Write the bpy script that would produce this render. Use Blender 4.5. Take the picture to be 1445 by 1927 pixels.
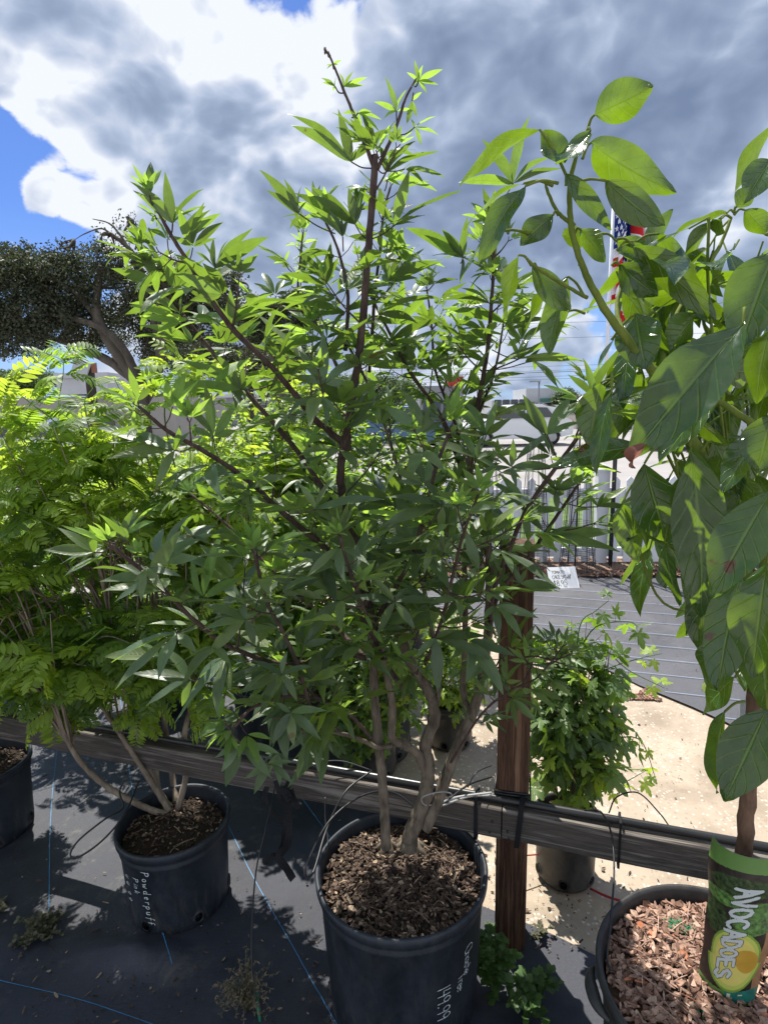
import bpy, math, random
from mathutils import Vector, Matrix, Quaternion
from mathutils import noise as mnoise
random.seed(7)
R = math.radians
V = Vector
scene = bpy.context.scene
for o in list(bpy.data.objects): bpy.data.objects.remove(o)

# ------------------------------------------------------------------ camera
CAM = V((0, 0, 1.6)); F = 1100.0; PITCH = R(10.0); ROLL = R(1.2)
_f = V((0, math.cos(PITCH), -math.sin(PITCH)))
_r0 = V((1, 0, 0)); _u0 = V((0, math.sin(PITCH), math.cos(PITCH)))
_r = _r0 * math.cos(ROLL) - _u0 * math.sin(ROLL)
_u = _u0 * math.cos(ROLL) + _r0 * math.sin(ROLL)
cd = bpy.data.cameras.new('camera'); cam = bpy.data.objects.new('camera', cd)
scene.collection.objects.link(cam); scene.camera = cam
cd.sensor_fit = 'VERTICAL'; cd.sensor_height = 36; cd.lens = 36 * F / 1927.0
cd.clip_start = 0.05; cd.clip_end = 5000
cam.matrix_world = Matrix(((_r.x, _u.x, -_f.x, CAM.x), (_r.y, _u.y, -_f.y, CAM.y), (_r.z, _u.z, -_f.z, CAM.z), (0, 0, 0, 1)))

def ray(px, py): return _f * F + _r * (px - 722.5) + _u * (963.5 - py)
def atY(px, py, Y):
    d = ray(px, py); return CAM + d * (Y / d.y)
def atZ(px, py, z=0.0):
    d = ray(px, py); return CAM + d * ((z - CAM.z) / d.z)

# ------------------------------------------------------------------ light
SUN_EL = R(63); SUN_AZ = R(-20)      # azimuth measured from +Y towards +X
SUN = V((math.cos(SUN_EL) * math.sin(SUN_AZ), math.cos(SUN_EL) * math.cos(SUN_AZ), math.sin(SUN_EL)))
sl = bpy.data.lights.new('sun', 'SUN'); so = bpy.data.objects.new('sun', sl)
scene.collection.objects.link(so)
sl.energy = 4.6; sl.angle = R(0.5); sl.color = (1.0, 0.955, 0.88)
so.rotation_euler = SUN.to_track_quat('Z', 'Y').to_euler(); so.location = (0, 0, 20)

# node helper -------------------------------------------------------
class NT:
    def __init__(s, nt): s.nt = nt; s.n = nt.nodes; s.l = nt.links
    def new(s, t, **kw):
        n = s.n.new(t)
        for k, v in kw.items(): setattr(n, k, v)
        return n
    def put(s, sock, v):
        if v is None: return
        if hasattr(v, 'is_output') or isinstance(v, bpy.types.NodeSocket): s.l.new(v, sock)
        else: sock.default_value = v
    def m(s, op, a, b=None, c=None, clamp=False):
        n = s.new('ShaderNodeMath', operation=op); n.use_clamp = clamp
        s.put(n.inputs[0], a); s.put(n.inputs[1], b)
        if c is not None: s.put(n.inputs[2], c)
        return n.outputs[0]
    def vm(s, op, a, b=None, scale=None):
        n = s.new('ShaderNodeVectorMath', operation=op)
        s.put(n.inputs[0], a)
        if b is not None: s.put(n.inputs[1], b)
        if scale is not None: s.put(n.inputs['Scale'], scale)
        return n.outputs['Value'] if op in ('DOT_PRODUCT', 'LENGTH') else n.outputs[0]
    def noise(s, vec, scale=5, detail=4, rough=.55, dist=0, dims='3D'):
        n = s.new('ShaderNodeTexNoise', noise_dimensions=dims)
        s.put(n.inputs['Vector'], vec); n.inputs['Scale'].default_value = scale
        n.inputs['Detail'].default_value = detail; n.inputs['Roughness'].default_value = rough
        n.inputs['Distortion'].default_value = dist
        return n.outputs[0]
    def ramp(s, fac, stops):
        n = s.new('ShaderNodeValToRGB'); s.put(n.inputs[0], fac)
        e = n.color_ramp.elements
        while len(e) < len(stops): e.new(0.5)
        for i, (p, c) in enumerate(stops):
            e[i].position = p; e[i].color = (c[0], c[1], c[2], 1)
        return n.outputs[0]
    def mix(s, fac, a, b, blend='MIX'):
        n = s.new('ShaderNodeMix', data_type='RGBA', blend_type=blend)
        s.put(n.inputs[0], fac)
        for i, x in ((6, a), (7, b)):
            if isinstance(x, (tuple, list)): x = (x[0], x[1], x[2], 1)
            s.put(n.inputs[i], x)
        return n.outputs[2]
    def mr(s, v, a, b, c=0, d=1, smooth=False):
        n = s.new('ShaderNodeMapRange')
        if smooth: n.interpolation_type = 'SMOOTHSTEP'
        s.put(n.inputs[0], v)
        for i, x in enumerate((a, b, c, d)): n.inputs[i + 1].default_value = x
        return n.outputs[0]
    def mapping(s, vec, scale=(1, 1, 1), loc=(0, 0, 0), rot=(0, 0, 0)):
        n = s.new('ShaderNodeMapping'); s.put(n.inputs[0], vec)
        n.inputs['Scale'].default_value = scale; n.inputs['Location'].default_value = loc
        n.inputs['Rotation'].default_value = rot
        return n.outputs[0]

# ------------------------------------------------------------------ sky
world = bpy.data.worlds.new('World'); scene.world = world; world.use_nodes = True
w = NT(world.node_tree); w.n.clear()
out = w.new('ShaderNodeOutputWorld'); bg = w.new('ShaderNodeBackground'); bg.inputs[1].default_value = 0.1
w.l.new(bg.outputs[0], out.inputs[0])
sky = w.new('ShaderNodeTexSky', sky_type='NISHITA'); sky.sun_disc = False
sky.sun_elevation = SUN_EL; sky.sun_rotation = SUN_AZ; sky.altitude = 0; sky.air_density = 1.0
sky.dust_density = 0.6; sky.ozone_density = 2.5
tc = w.new('ShaderNodeTexCoord'); D = tc.outputs['Generated']
sep = w.new('ShaderNodeSeparateXYZ'); w.l.new(D, sep.inputs[0])
def dirpx(px, py): return ray(px, py).normalized()
def blob(px, py, rad, amp):
    c = dirpx(px, py); s = R(rad)
    dt = w.vm('DOT_PRODUCT', D, tuple(c))
    e = w.m('MULTIPLY', w.m('SUBTRACT', dt, 1.0), 1.0 / (s * s) * 1.4)
    return w.m('MULTIPLY', w.m('EXPONENT', e), amp)
def blobs(lst):
    acc = None
    for b in lst:
        x = blob(*b); acc = x if acc is None else w.m('ADD', acc, x)
    return acc
# flatten clouds towards the horizon: project on a plane overhead
zz = w.m('ADD', w.m('MAXIMUM', sep.outputs[2], 0.0), 0.30)
cmb = w.new('ShaderNodeCombineXYZ')
w.l.new(w.m('DIVIDE', sep.outputs[0], zz), cmb.inputs[0]); w.l.new(w.m('DIVIDE', sep.outputs[1], zz), cmb.inputs[1])
w.l.new(w.m('MULTIPLY', sep.outputs[2], 1.2), cmb.inputs[2])
P0 = cmb.outputs[0]
PD = w.mapping(D, (1, 1, 1.45))
wn = w.new('ShaderNodeTexNoise'); w.l.new(PD, wn.inputs[0]); wn.inputs['Scale'].default_value = 3.0; wn.inputs['Detail'].default_value = 3
PW = w.vm('ADD', PD, w.vm('SCALE', w.vm('SUBTRACT', wn.outputs[1], (.5, .5, .5)), None, .17))
def dens(off):
    p = w.vm('ADD', PW, off)
    a = w.noise(p, 2.6, 4, .5, .2)
    vo = w.new('ShaderNodeTexVoronoi', feature='F1'); w.l.new(p, vo.inputs[0]); vo.inputs['Scale'].default_value = 5.2
    vo.inputs['Detail'].default_value = 3.0; vo.inputs['Roughness'].default_value = .60;
    b = w.m('SUBTRACT', .95, vo.outputs['Distance'])
    return w.m('ADD', w.m('MULTIPLY', a, .70), w.m('MULTIPLY', b, .325))
d1 = dens((0, 0, 0)); d2 = dens((-.035, .01, .05))
fine = w.noise(PW, 15.0, 5, .62, .3)
back = w.mr(sep.outputs[1], -.35, .25, .20, 0.0)          # extra cloud added out of view behind the camera to brighten leaf fronts
cov_b = blobs([(575, -70, 6, -.34), (640, 20, 2.6, -.12), (30, 350, 4.6, -.34), (190, 385, 3.2, -.26), (-110, 350, 6, -.20), (60, 440, 4.5, -.18), (110, 335, 3, -.12), (200, 440, 4, -.12), (-80, 250, 4, -.14), (1160, 580, 4, -.16), (60, 690, 10, -.12), (900, 640, 6, -.1),
               (140, 395, 2.6, .40), (5, 405, 2.6, .42), (85, 342, 1.5, .34), (70, 380, 1.2, .2), (215, 430, 2.5, .3), (430, 120, 9, .14), (150, 150, 8, .22), (1150, 250, 20, .25), (1420, 120, 9, .2), (1440, 420, 8, .14), (40, 120, 8, .22), (800, 420, 14, .2), (750, 600, 7, .12), (450, 420, 8, .2), (430, 560, 5, .14), (1010, 540, 5, .14), (-100, 60, 10, .16)])
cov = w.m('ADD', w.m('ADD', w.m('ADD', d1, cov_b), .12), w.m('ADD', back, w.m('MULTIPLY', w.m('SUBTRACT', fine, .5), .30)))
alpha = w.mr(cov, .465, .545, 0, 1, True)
dark_b = blobs([(1280, 60, 12, .42), (1330, 330, 11, .40), (1080, 300, 8, .32), (860, 500, 10, .30), (620, 480, 9, .30), (860, 60, 6, .30), (420, 360, 7, .36), (330, 230, 4, .34), (150, 30, 4, .34), (420, 500, 7, .24), (1000, 430, 9, .2), (300, 130, 2.5, .2), (520, 20, 4, .2),
                (90, 180, 8, -.22), (600, 200, 5, -.30), (440, 80, 5, -.3), (990, 130, 4.5, -.30), (380, 170, 3, -.22), (1080, 640, 8, -.2), (530, 270, 4, -.22), (650, 100, 3.5, -.25), (320, 60, 3, -.15), (1350, 400, 4, -.2)])
lit = w.m('MULTIPLY', w.m('SUBTRACT', d1, d2), 3.7)
edge = w.mr(cov, .48, .70, -.14, .12)
s0 = w.m('ADD', w.m('ADD', edge, .41), dark_b)
s1 = w.m('SUBTRACT', w.m('ADD', s0, w.m('ADD', w.m('MULTIPLY', w.m('SUBTRACT', d1, .55), 1.1), w.m('MULTIPLY', w.m('SUBTRACT', .5, fine), .60))), lit)
s1 = w.m('SUBTRACT', 1.0, w.m('EXPONENT', w.m('MULTIPLY', w.m('MAXIMUM', s1, 0.0), -1.25)))
ccol = w.ramp(s1, [(0.0, (6.2, 6.5, 7.0)), (.24, (4.6, 5.05, 6.0)), (.44, (3.3, 3.9, 5.1)), (.62, (2.25, 2.85, 4.0)), (.86, (1.35, 1.8, 2.8))])
ccol = w.vm('SCALE', ccol, None, w.mr(sep.outputs[1], -.35, .2, .90, .80))  # clouds behind the camera scaled brighter, as added fill light on the leaves
skc = w.mix(1.0, sky.outputs[0], (0.34, 0.47, 0.76), 'MULTIPLY')
hz = w.mr(sep.outputs[2], 0.0, 0.28, 0.55, 0.0)
skc = w.mix(hz, skc, (2.8, 3.8, 5.6))
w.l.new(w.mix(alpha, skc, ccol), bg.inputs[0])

scene.view_settings.view_transform = 'Standard'; scene.view_settings.look = 'None'
scene.view_settings.exposure = 0.88; scene.view_settings.gamma = 1
scene.render.resolution_x = 767; scene.render.resolution_y = 1024

# ------------------------------------------------------------------ object helpers
COL = scene.collection
class MB:
    def __init__(s): s.v = []; s.f = []; s.uv = []; s.mi = []; s.ma = 0
    def face(s, idx, uvs=None, m=None):
        s.f.append(tuple(idx)); s.uv.extend(uvs or [(0, 0)] * len(idx)); s.mi.append(s.ma if m is None else m)
    def add(s, *vs):
        i = len(s.v); s.v.extend(vs); return i
    def box(s, lo, hi, M=None, m=None):
        c = [V((x, y, z)) for z in (lo[2], hi[2]) for y in (lo[1], hi[1]) for x in (lo[0], hi[0])]
        if M is not None: c = [M @ p for p in c]
        i = s.add(*c)
        for q in ((0, 2, 3, 1), (4, 5, 7, 6), (0, 1, 5, 4), (2, 6, 7, 3), (0, 4, 6, 2), (1, 3, 7, 5)):
            s.face([i + k for k in q], [(0, 0), (1, 0), (1, 1), (0, 1)], m)
    def tube(s, pts, rad, n=6, m=None, cap=True):
        if not hasattr(rad, '__len__'): rad = [rad] * len(pts)
        t0 = (pts[1] - pts[0]).normalized(); a = t0.orthogonal().normalized()
        prev = None; L = 0
        for k, p in enumerate(pts):
            t = (pts[min(k + 1, len(pts) - 1)] - pts[max(k - 1, 0)])
            t = t.normalized() if t.length > 1e-9 else t0
            a = (a - t * a.dot(t)); a = a.normalized() if a.length > 1e-6 else t.orthogonal().normalized()
            b = t.cross(a)
            i = s.add(*[p + (a * math.cos(2 * math.pi * j / n) + b * math.sin(2 * math.pi * j / n)) * rad[k] for j in range(n)])
            if prev is not None:
                L2 = L + (p - pts[k - 1]).length
                for j in range(n):
                    q = (j + 1) % n
                    s.face([prev + j, prev + q, i + q, i + j], [(j / n, L * 10), ((j + 1) / n, L * 10), ((j + 1) / n, L2 * 10), (j / n, L2 * 10)], m)
                L = L2
            else:
                if cap: s.face([i + j for j in range(n)][::-1], None, m)
            prev = i
        if cap: s.face([prev + j for j in range(n)], None, m)
    def lathe(s, prof, c=V((0, 0, 0)), n=48, m=None, a0=0, a1=2 * math.pi):
        full = abs(a1 - a0 - 2 * math.pi) < 1e-6
        cols = n if full else n + 1
        rows = []
        for (r, z) in prof:
            rows.append(s.add(*[c + V((r * math.cos(a0 + (a1 - a0) * j / n), r * math.sin(a0 + (a1 - a0) * j / n), z)) for j in range(cols)]))
        for k in range(len(prof) - 1):
            for j in range(n):
                q = (j + 1) % cols
                s.face([rows[k] + j, rows[k] + q, rows[k + 1] + q, rows[k + 1] + j],
                       [(j / n, k), ((j + 1) / n, k), ((j + 1) / n, k + 1), (j / n, k + 1)], m)
    def build(s, name, mats, parent=None, smooth=True, loc=None):
        me = bpy.data.meshes.new(name)
        o_ = V(loc) if loc is not None else V((0, 0, 0))
        me.from_pydata([tuple(p - o_) for p in s.v], [], s.f)
        uvl = me.uv_layers.new(name='UVMap')
        flat = [c for uv in s.uv for c in uv]; uvl.data.foreach_set('uv', flat)
        if not isinstance(mats, (list, tuple)): mats = [mats]
        for m in mats: me.materials.append(m)
        me.polygons.foreach_set('material_index', s.mi)
        me.polygons.foreach_set('use_smooth', [smooth] * len(me.polygons))
        me.update()
        o = bpy.data.objects.new(name, me); COL.objects.link(o)
        o.location = o_
        if parent is not None:
            o.parent = parent
            if loc is None: o.matrix_parent_inverse = Matrix.Translation(-parent.location)
        return o
def tag(o, label=None, cat=None, group=None, kind=None):
    for k, v in (('label', label), ('category', cat), ('group', group), ('kind', kind)):
        if v: o[k] = v
    return o
def empty(name, loc, label, cat, group=None):
    o = bpy.data.objects.new(name, None); COL.objects.link(o); o.location = V(loc); o.empty_display_size = .05
    return tag(o, label, cat, group)
def catmull(pts, n=8):
    if len(pts) < 3: return [pts[0].lerp(pts[-1], i / n) for i in range(n + 1)]
    P = [pts[0] * 2 - pts[1]] + list(pts) + [pts[-1] * 2 - pts[-2]]
    res = []
    for i in range(1, len(P) - 2):
        for k in range(n):
            t = k / n; a, b, c, d = P[i - 1], P[i], P[i + 1], P[i + 2]
            res.append(.5 * ((2 * b) + (c - a) * t + (2 * a - 5 * b + 4 * c - d) * t * t + (3 * b - a - 3 * c + d) * t ** 3))
    res.append(P[-2]); return res

# ------------------------------------------------------------------ materials
def mat(name):
    m = bpy.data.materials.new(name); m.use_nodes = True
    t = NT(m.node_tree); b = t.n['Principled BSDF']; return m, t, b
def simple(name, col, rough=.6, spec=.5, bump=0, bscale=60, var=0.12, metallic=0, coord='Object', vscale=9):
    m, t, b = mat(name); c = t.new('ShaderNodeTexCoord').outputs[coord]
    nz = t.noise(c, vscale, 6, .6)
    f = t.mr(nz, .3, .7, 1 - var, 1 + var)
    cc = t.vm('SCALE', tuple(col), None, f)
    t.l.new(cc, b.inputs['Base Color']); b.inputs['Roughness'].default_value = rough
    b.inputs['Specular IOR Level'].default_value = spec; b.inputs['Metallic'].default_value = metallic
    if bump:
        bn = t.new('ShaderNodeBump'); bn.inputs['Strength'].default_value = bump; bn.inputs['Distance'].default_value = .004
        t.l.new(t.noise(c, bscale, 5), bn.inputs['Height']); t.l.new(bn.outputs[0], b.inputs['Normal'])
    return m
def leafmat(name, top, under, trans, tfac=.42, rough=.38, vein=.4, veincol=None, nveins=9, young=None, var=.25, blemish=None, spec=.5, bump=.35):
    m, t, b = mat(name)
    g = t.new('ShaderNodeNewGeometry'); rnd = g.outputs['Random Per Island']
    uv = t.new('ShaderNodeUVMap').outputs[0]; sp = t.new('ShaderNodeSeparateXYZ'); t.l.new(uv, sp.inputs[0])
    u = t.m('ABSOLUTE', t.m('SUBTRACT', sp.outputs[0], .5)); v = sp.outputs[1]
    mid = t.mr(u, .012, .045, 1, 0)
    ph = t.m('FRACT', t.m('SUBTRACT', t.m('MULTIPLY', v, t.mr(rnd, 0, 1, nveins * .8, nveins * 1.35)), t.m('MULTIPLY', u, 3.0)))
    sv = t.mr(t.m('ABSOLUTE', t.m('SUBTRACT', ph, .5)), .0, .09, .55, 0)
    vv = t.m('MAXIMUM', mid, sv)
    bright = t.mr(rnd, 0, 1, 1 - var, 1 + var)
    nz = t.noise(t.new('ShaderNodeTexCoord').outputs['Object'], 35, 3)
    bright = t.m('MULTIPLY', bright, t.mr(nz, .3, .7, .85, 1.15))
    col = t.mix(g.outputs['Backfacing'], top, under)
    if young: 
        yf = t.mr(t.m('FRACT', t.m('MULTIPLY', rnd, 7.31)), .55, 1, 0, .7); col = t.mix(yf, col, young)
    col = t.vm('SCALE', col, None, bright)
    col = t.mix(t.m('MULTIPLY', vv, vein), col, veincol or (under[0] * 1.8, under[1] * 1.8, under[2] * 1.8))
    tcol = t.vm('SCALE', trans, None, t.m('MULTIPLY', bright, t.mr(vv, 0, 1, 1, .8)))
    if blemish:
        bz = t.noise(t.new('ShaderNodeTexCoord').outputs['Object'], 22, 3, .5)
        bf = t.m('MULTIPLY', t.mr(bz, .68, .72, 0, 1), t.m('GREATER_THAN', rnd, .5))
        col = t.mix(bf, col, blemish); tcol = t.mix(bf, tcol, blemish)
    t.l.new(col, b.inputs['Base Color']); b.inputs['Roughness'].default_value = rough
    t.l.new(t.mr(t.noise(t.new('ShaderNodeTexCoord').outputs['Object'], 60, 2), .3, .7, rough - .08, rough + .1), b.inputs['Roughness'])
    b.inputs['Specular IOR Level'].default_value = spec
    bn = t.new('ShaderNodeBump'); bn.inputs['Strength'].default_value = bump; bn.inputs['Distance'].default_value = .002
    t.l.new(t.m('SUBTRACT', t.m('MULTIPLY', nz, .6), vv), bn.inputs['Height']); t.l.new(bn.outputs[0], b.inputs['Normal'])
    tr = t.new('ShaderNodeBsdfTranslucent'); t.l.new(tcol, tr.inputs[0])
    mx = t.new('ShaderNodeMixShader'); mx.inputs[0].default_value = tfac
    t.l.new(b.outputs[0], mx.inputs[1]); t.l.new(tr.outputs[0], mx.inputs[2])
    t.l.new(mx.outputs[0], t.n['Material Output'].inputs[0])
    return m
M_VITEX = leafmat('chaste_leaf', (.088, .132, .078), (.115, .155, .08), (.25, .41, .03), .40, .40, .35, (.16, .23, .10), 11, spec=.6, young=(.14, .175, .05), var=.32, blemish=(.16, .13, .04))
M_VYOUNG = leafmat('chaste_young_leaf', (.10, .19, .04), (.14, .22, .08), (.40, .62, .07), .5, .5, .3, None, 9)
M_AVO = leafmat('avocado_leaf', (.016, .048, .018), (.065, .11, .022), (.24, .40, .010), .34, .20, .62, (.17, .27, .07), 6, blemish=(.12, .055, .02), spec=.85, bump=.8)
M_POW = leafmat('powderpuff_leaf', (.08, .145, .03), (.11, .18, .045), (.40, .62, .04), .50, .42, .2, None, 7)
M_POWY = leafmat('powderpuff_young_leaf', (.18, .28, .035), (.21, .31, .045), (.56, .72, .06), .53, .45, .2, None, 7)
M_MAPLE = leafmat('maple_leaf', (.065, .13, .045), (.11, .17, .07), (.30, .50, .03), .45, .42, .35, (.16, .24, .09), 5)
M_SHRUB = leafmat('shrub_leaf', (.06, .12, .03), (.09, .15, .05), (.36, .58, .05), .48, .45, .25, None, 7)
M_LIME = leafmat('lime_leaf', (.16, .26, .04), (.18, .28, .06), (.55, .72, .06), .5, .5, .2, None, 7)
M_OAK = leafmat('oak_leaf', (.045, .060, .028), (.07, .08, .05), (.08, .11, .03), .22, .6, .1, None, 5, young=(.15, .13, .09), var=.55)
M_FAR = leafmat('far_leaf', (.05, .09, .03), (.07, .11, .05), (.12, .2, .04), .3, .6, .1, None, 5, var=.4)
M_WEED = leafmat('weed_leaf', (.06, .12, .03), (.08, .13, .05), (.2, .34, .05), .35, .5, .2, None, 5)
M_DRY = leafmat('dry_leaf', (.09, .09, .05), (.12, .12, .07), (.12, .13, .05), .25, .7, .2, None, 5)
def barkmat(name, a, b_, scale=40, stretch=.25):
    m, t, b = mat(name); c = t.new('ShaderNodeTexCoord').outputs['Object']
    n1 = t.noise(t.mapping(c, (1, 1, stretch)), scale, 6, .65, .4); n2 = t.noise(c, scale * .25, 4)
    t.l.new(t.ramp(t.m('ADD', t.m('MULTIPLY', n1, .6), t.m('MULTIPLY', n2, .4)), [(.36, a), (.62, b_)]), b.inputs['Base Color'])
    b.inputs['Roughness'].default_value = .85; b.inputs['Specular IOR Level'].default_value = .25
    bn = t.new('ShaderNodeBump'); bn.inputs['Strength'].default_value = .7; bn.inputs['Distance'].default_value = .003
    t.l.new(n1, bn.inputs['Height']); t.l.new(bn.outputs[0], b.inputs['Normal']); return m
M_BARK = barkmat('chaste_bark', (.05, .038, .026), (.19, .155, .115), 70)
M_TWIG = barkmat('chaste_twig', (.035, .022, .022), (.11, .075, .06), 90)
M_PBARK = barkmat('powderpuff_bark', (.13, .10, .075), (.30, .24, .18), 60)
M_OBARK = barkmat('oak_bark', (.04, .034, .028), (.15, .125, .10), 5)
M_AVOSTEM = barkmat('avocado_stem', (.09, .125, .02), (.17, .21, .04), 50)
M_AVOBARK = barkmat('avocado_bark', (.07, .04, .025), (.20, .12, .075), 60)
M_POT = None
def potmat(name, col, dust):
    m, t, b = mat(name); c = t.new('ShaderNodeTexCoord').outputs['Object']
    n1 = t.noise(t.mapping(c, (1, 1, .5)), 7, 7, .65, .5); n2 = t.noise(c, 55, 4, .6)
    sz = t.new('ShaderNodeSeparateXYZ'); t.l.new(c, sz.inputs[0])
    n3 = t.noise(t.mapping(c, (1, 1, .35)), 26, 6, .7, .8)
    splash = t.m('MULTIPLY', t.mr(sz.outputs[2], .01, .16, .75, .12), t.mr(n3, .48, .62, 0, 1))
    f = t.mr(t.m('ADD', t.m('MULTIPLY', n1, .75), t.m('MULTIPLY', n2, .25)), .42, .75, 0, 1)
    t.l.new(t.mix(splash, t.mix(f, col, dust), (.085, .075, .06)), b.inputs['Base Color'])
    t.l.new(t.mr(n1, .3, .7, .38, .62), b.inputs['Roughness']); b.inputs['Specular IOR Level'].default_value = .45
    bn = t.new('ShaderNodeBump'); bn.inputs['Strength'].default_value = .12; bn.inputs['Distance'].default_value = .003
    t.l.new(n2, bn.inputs['Height']); t.l.new(bn.outputs[0], b.inputs['Normal']); return m
M_POT = potmat('black_plastic_pot', (.009, .013, .019), (.034, .045, .060))
M_POTB = potmat('worn_black_pot', (.022, .022, .022), (.06, .06, .056))
M_SOIL = simple('potting_soil', (.03, .022, .015), .95, .2, 1.0, 90, .5)
M_SOILR = simple('red_brown_soil', (.06, .036, .022), .95, .2, 1.0, 90, .5)
def chipmat(name, stops):
    m, t, b = mat(name); g = t.new('ShaderNodeNewGeometry'); c = t.new('ShaderNodeTexCoord').outputs['Object']
    col = t.ramp(g.outputs['Random Per Island'], stops)
    nz = t.noise(t.mapping(c, (1, 1, 1)), 120, 4); col = t.vm('SCALE', col, None, t.mr(nz, .3, .7, .6, 1.35))
    t.l.new(col, b.inputs['Base Color']); b.inputs['Roughness'].default_value = .85; b.inputs['Specular IOR Level'].default_value = .3
    return m
M_CHIP = chipmat('grey_bark_chips', [(0, (.022, .014, .009)), (.45, (.06, .038, .026)), (.8, (.13, .09, .065)), (.96, (.26, .20, .145)), (1, (.36, .26, .16))])
M_CHIPR = chipmat('pink_bark_chips', [(0, (.09, .045, .03)), (.35, (.20, .115, .08)), (.7, (.30, .19, .14)), (.93, (.42, .29, .22)), (1, (.42, .16, .08))])
M_INK = simple('paint_marker', (.60, .66, .66), .7, .3, 0, 60, .25, vscale=150)
M_BLACKRUB = simple('black_rubber', (.012, .012, .014), .42, .5, .1, 80, .2)
M_BLACKPIPE = simple('black_poly_pipe', (.02, .02, .02), .33, .5, .05, 40, .3)
M_STRAP = simple('black_webbing', (.012, .012, .014), .8, .3, .5, 300, .3)
M_ZIP = simple('grey_zip_tie', (.30, .30, .29), .5, .4, 0)
M_GREENP = simple('green_plastic', (.01, .16, .08), .3, .5, 0)
M_METAL = simple('galvanised_steel', (.38, .39, .40), .45, .5, .1, 90, .2, .7)
M_DKMETAL = simple('dark_steel', (.035, .036, .04), .55, .4, .2, 90, .3, .3)
M_WIRE = simple('cage_wire', (.07, .075, .09), .5, .5, 0, 60, .35, .5)
M_VINYL = simple('white_vinyl', (.76, .78, .82), .45, .4, .03, 20, .04, vscale=2)
M_PAPER = simple('white_card', (.78, .78, .77), .7, .3, .05, 60, .03)
M_MARKER = simple('black_marker', (.03, .03, .035), .7, .2, 0)
def woodmat(name, stops, scale, axis, sc=1.0, rough=.8, holes=False):
    m, t, b = mat(name); c = t.new('ShaderNodeTexCoord').outputs['Object']
    s = [scale] * 3; s[axis] = scale * .05
    n1 = t.noise(t.mapping(c, tuple(s)), 1, 8, .65, .9); s2 = [scale * 4] * 3; s2[axis] = scale * .12
    n2 = t.noise(t.mapping(c, tuple(s2)), 1, 5, .6, .3)
    f = t.m('ADD', t.m('MULTIPLY', n1, .6), t.m('MULTIPLY', n2, .4))
    col = t.ramp(f, stops)
    t.l.new(t.vm('SCALE', col, None, t.mr(t.noise(c, 6, 4), .3, .7, .75, 1.2)), b.inputs['Base Color'])
    b.inputs['Roughness'].default_value = rough; b.inputs['Specular IOR Level'].default_value = .25
    bn = t.new('ShaderNodeBump'); bn.inputs['Strength'].default_value = .6; bn.inputs['Distance'].default_value = .004
    t.l.new(f, bn.inputs['Height']); t.l.new(bn.outputs[0], b.inputs['Normal']); return m
M_POST = woodmat('brown_treated_pine', [(.38, (.022, .011, .007)), (.46, (.11, .058, .034)), (.50, (.045, .022, .014)), (.56, (.15, .085, .05)), (.64, (.20, .125, .08))], 24, 2)
M_RAIL = woodmat('weathered_grey_board', [(.36, (.025, .021, .018)), (.45, (.10, .086, .072)), (.50, (.055, .048, .042)), (.57, (.18, .16, .14)), (.68, (.30, .275, .245))], 26, 0)
# ================================================================== SETTING
def structure(name, mb, mats, smooth=False, **k): return tag(mb.build(name, mats, smooth=smooth, **k), kind='structure')
# materials of the ground
def asphaltmat():
    m, t, b = mat('pale_asphalt'); c = t.new('ShaderNodeTexCoord').outputs['Object']
    n1 = t.noise(c, .35, 6, .6); n2 = t.noise(c, 60, 3)
    col = t.ramp(t.m('ADD', t.m('MULTIPLY', n1, .7), t.m('MULTIPLY', n2, .3)), [(.35, (.20, .19, .185)), (.65, (.34, .32, .30))])
    t.l.new(col, b.inputs['Base Color']); b.inputs['Roughness'].default_value = .9; return m
def concretemat():
    m, t, b = mat('shell_aggregate_concrete'); c = t.new('ShaderNodeTexCoord').outputs['Object']
    vo = t.new('ShaderNodeTexVoronoi'); t.l.new(t.vm('ADD', c, t.vm('SCALE', t.new('ShaderNodeTexNoise').outputs[1], None, .02)), vo.inputs[0]); vo.inputs['Scale'].default_value = 75
    sx = t.new('ShaderNodeSeparateColor'); t.l.new(vo.outputs['Color'], sx.inputs[0])
    base = t.ramp(t.noise(c, 3.0, 7, .65), [(.34, (.24, .19, .135)), (.5, (.35, .285, .21)), (.68, (.43, .36, .275))])
    fr = t.m('MULTIPLY', t.m('GREATER_THAN', sx.outputs[0], .8), t.mr(vo.outputs['Distance'], .2, .5, .55, 0))
    fd = t.m('MULTIPLY', t.m('LESS_THAN', sx.outputs[0], .16), t.mr(vo.outputs['Distance'], .2, .6, .5, 0))
    col = t.mix(fr, base, (.72, .66, .58)); col = t.mix(fd, col, (.20, .155, .11))
    st = t.mr(t.noise(c, 1.1, 5, .6, .6), .52, .72, 0, .35); col = t.mix(st, col, (.28, .22, .17))
    t.l.new(col, b.inputs['Base Color']); b.inputs['Roughness'].default_value = .8
    bn = t.new('ShaderNodeBump'); bn.inputs['Strength'].default_value = .5; bn.inputs['Distance'].default_value = .003
    t.l.new(t.noise(c, 160, 4), bn.inputs['Height']); t.l.new(bn.outputs[0], b.inputs['Normal']); return m
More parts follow.
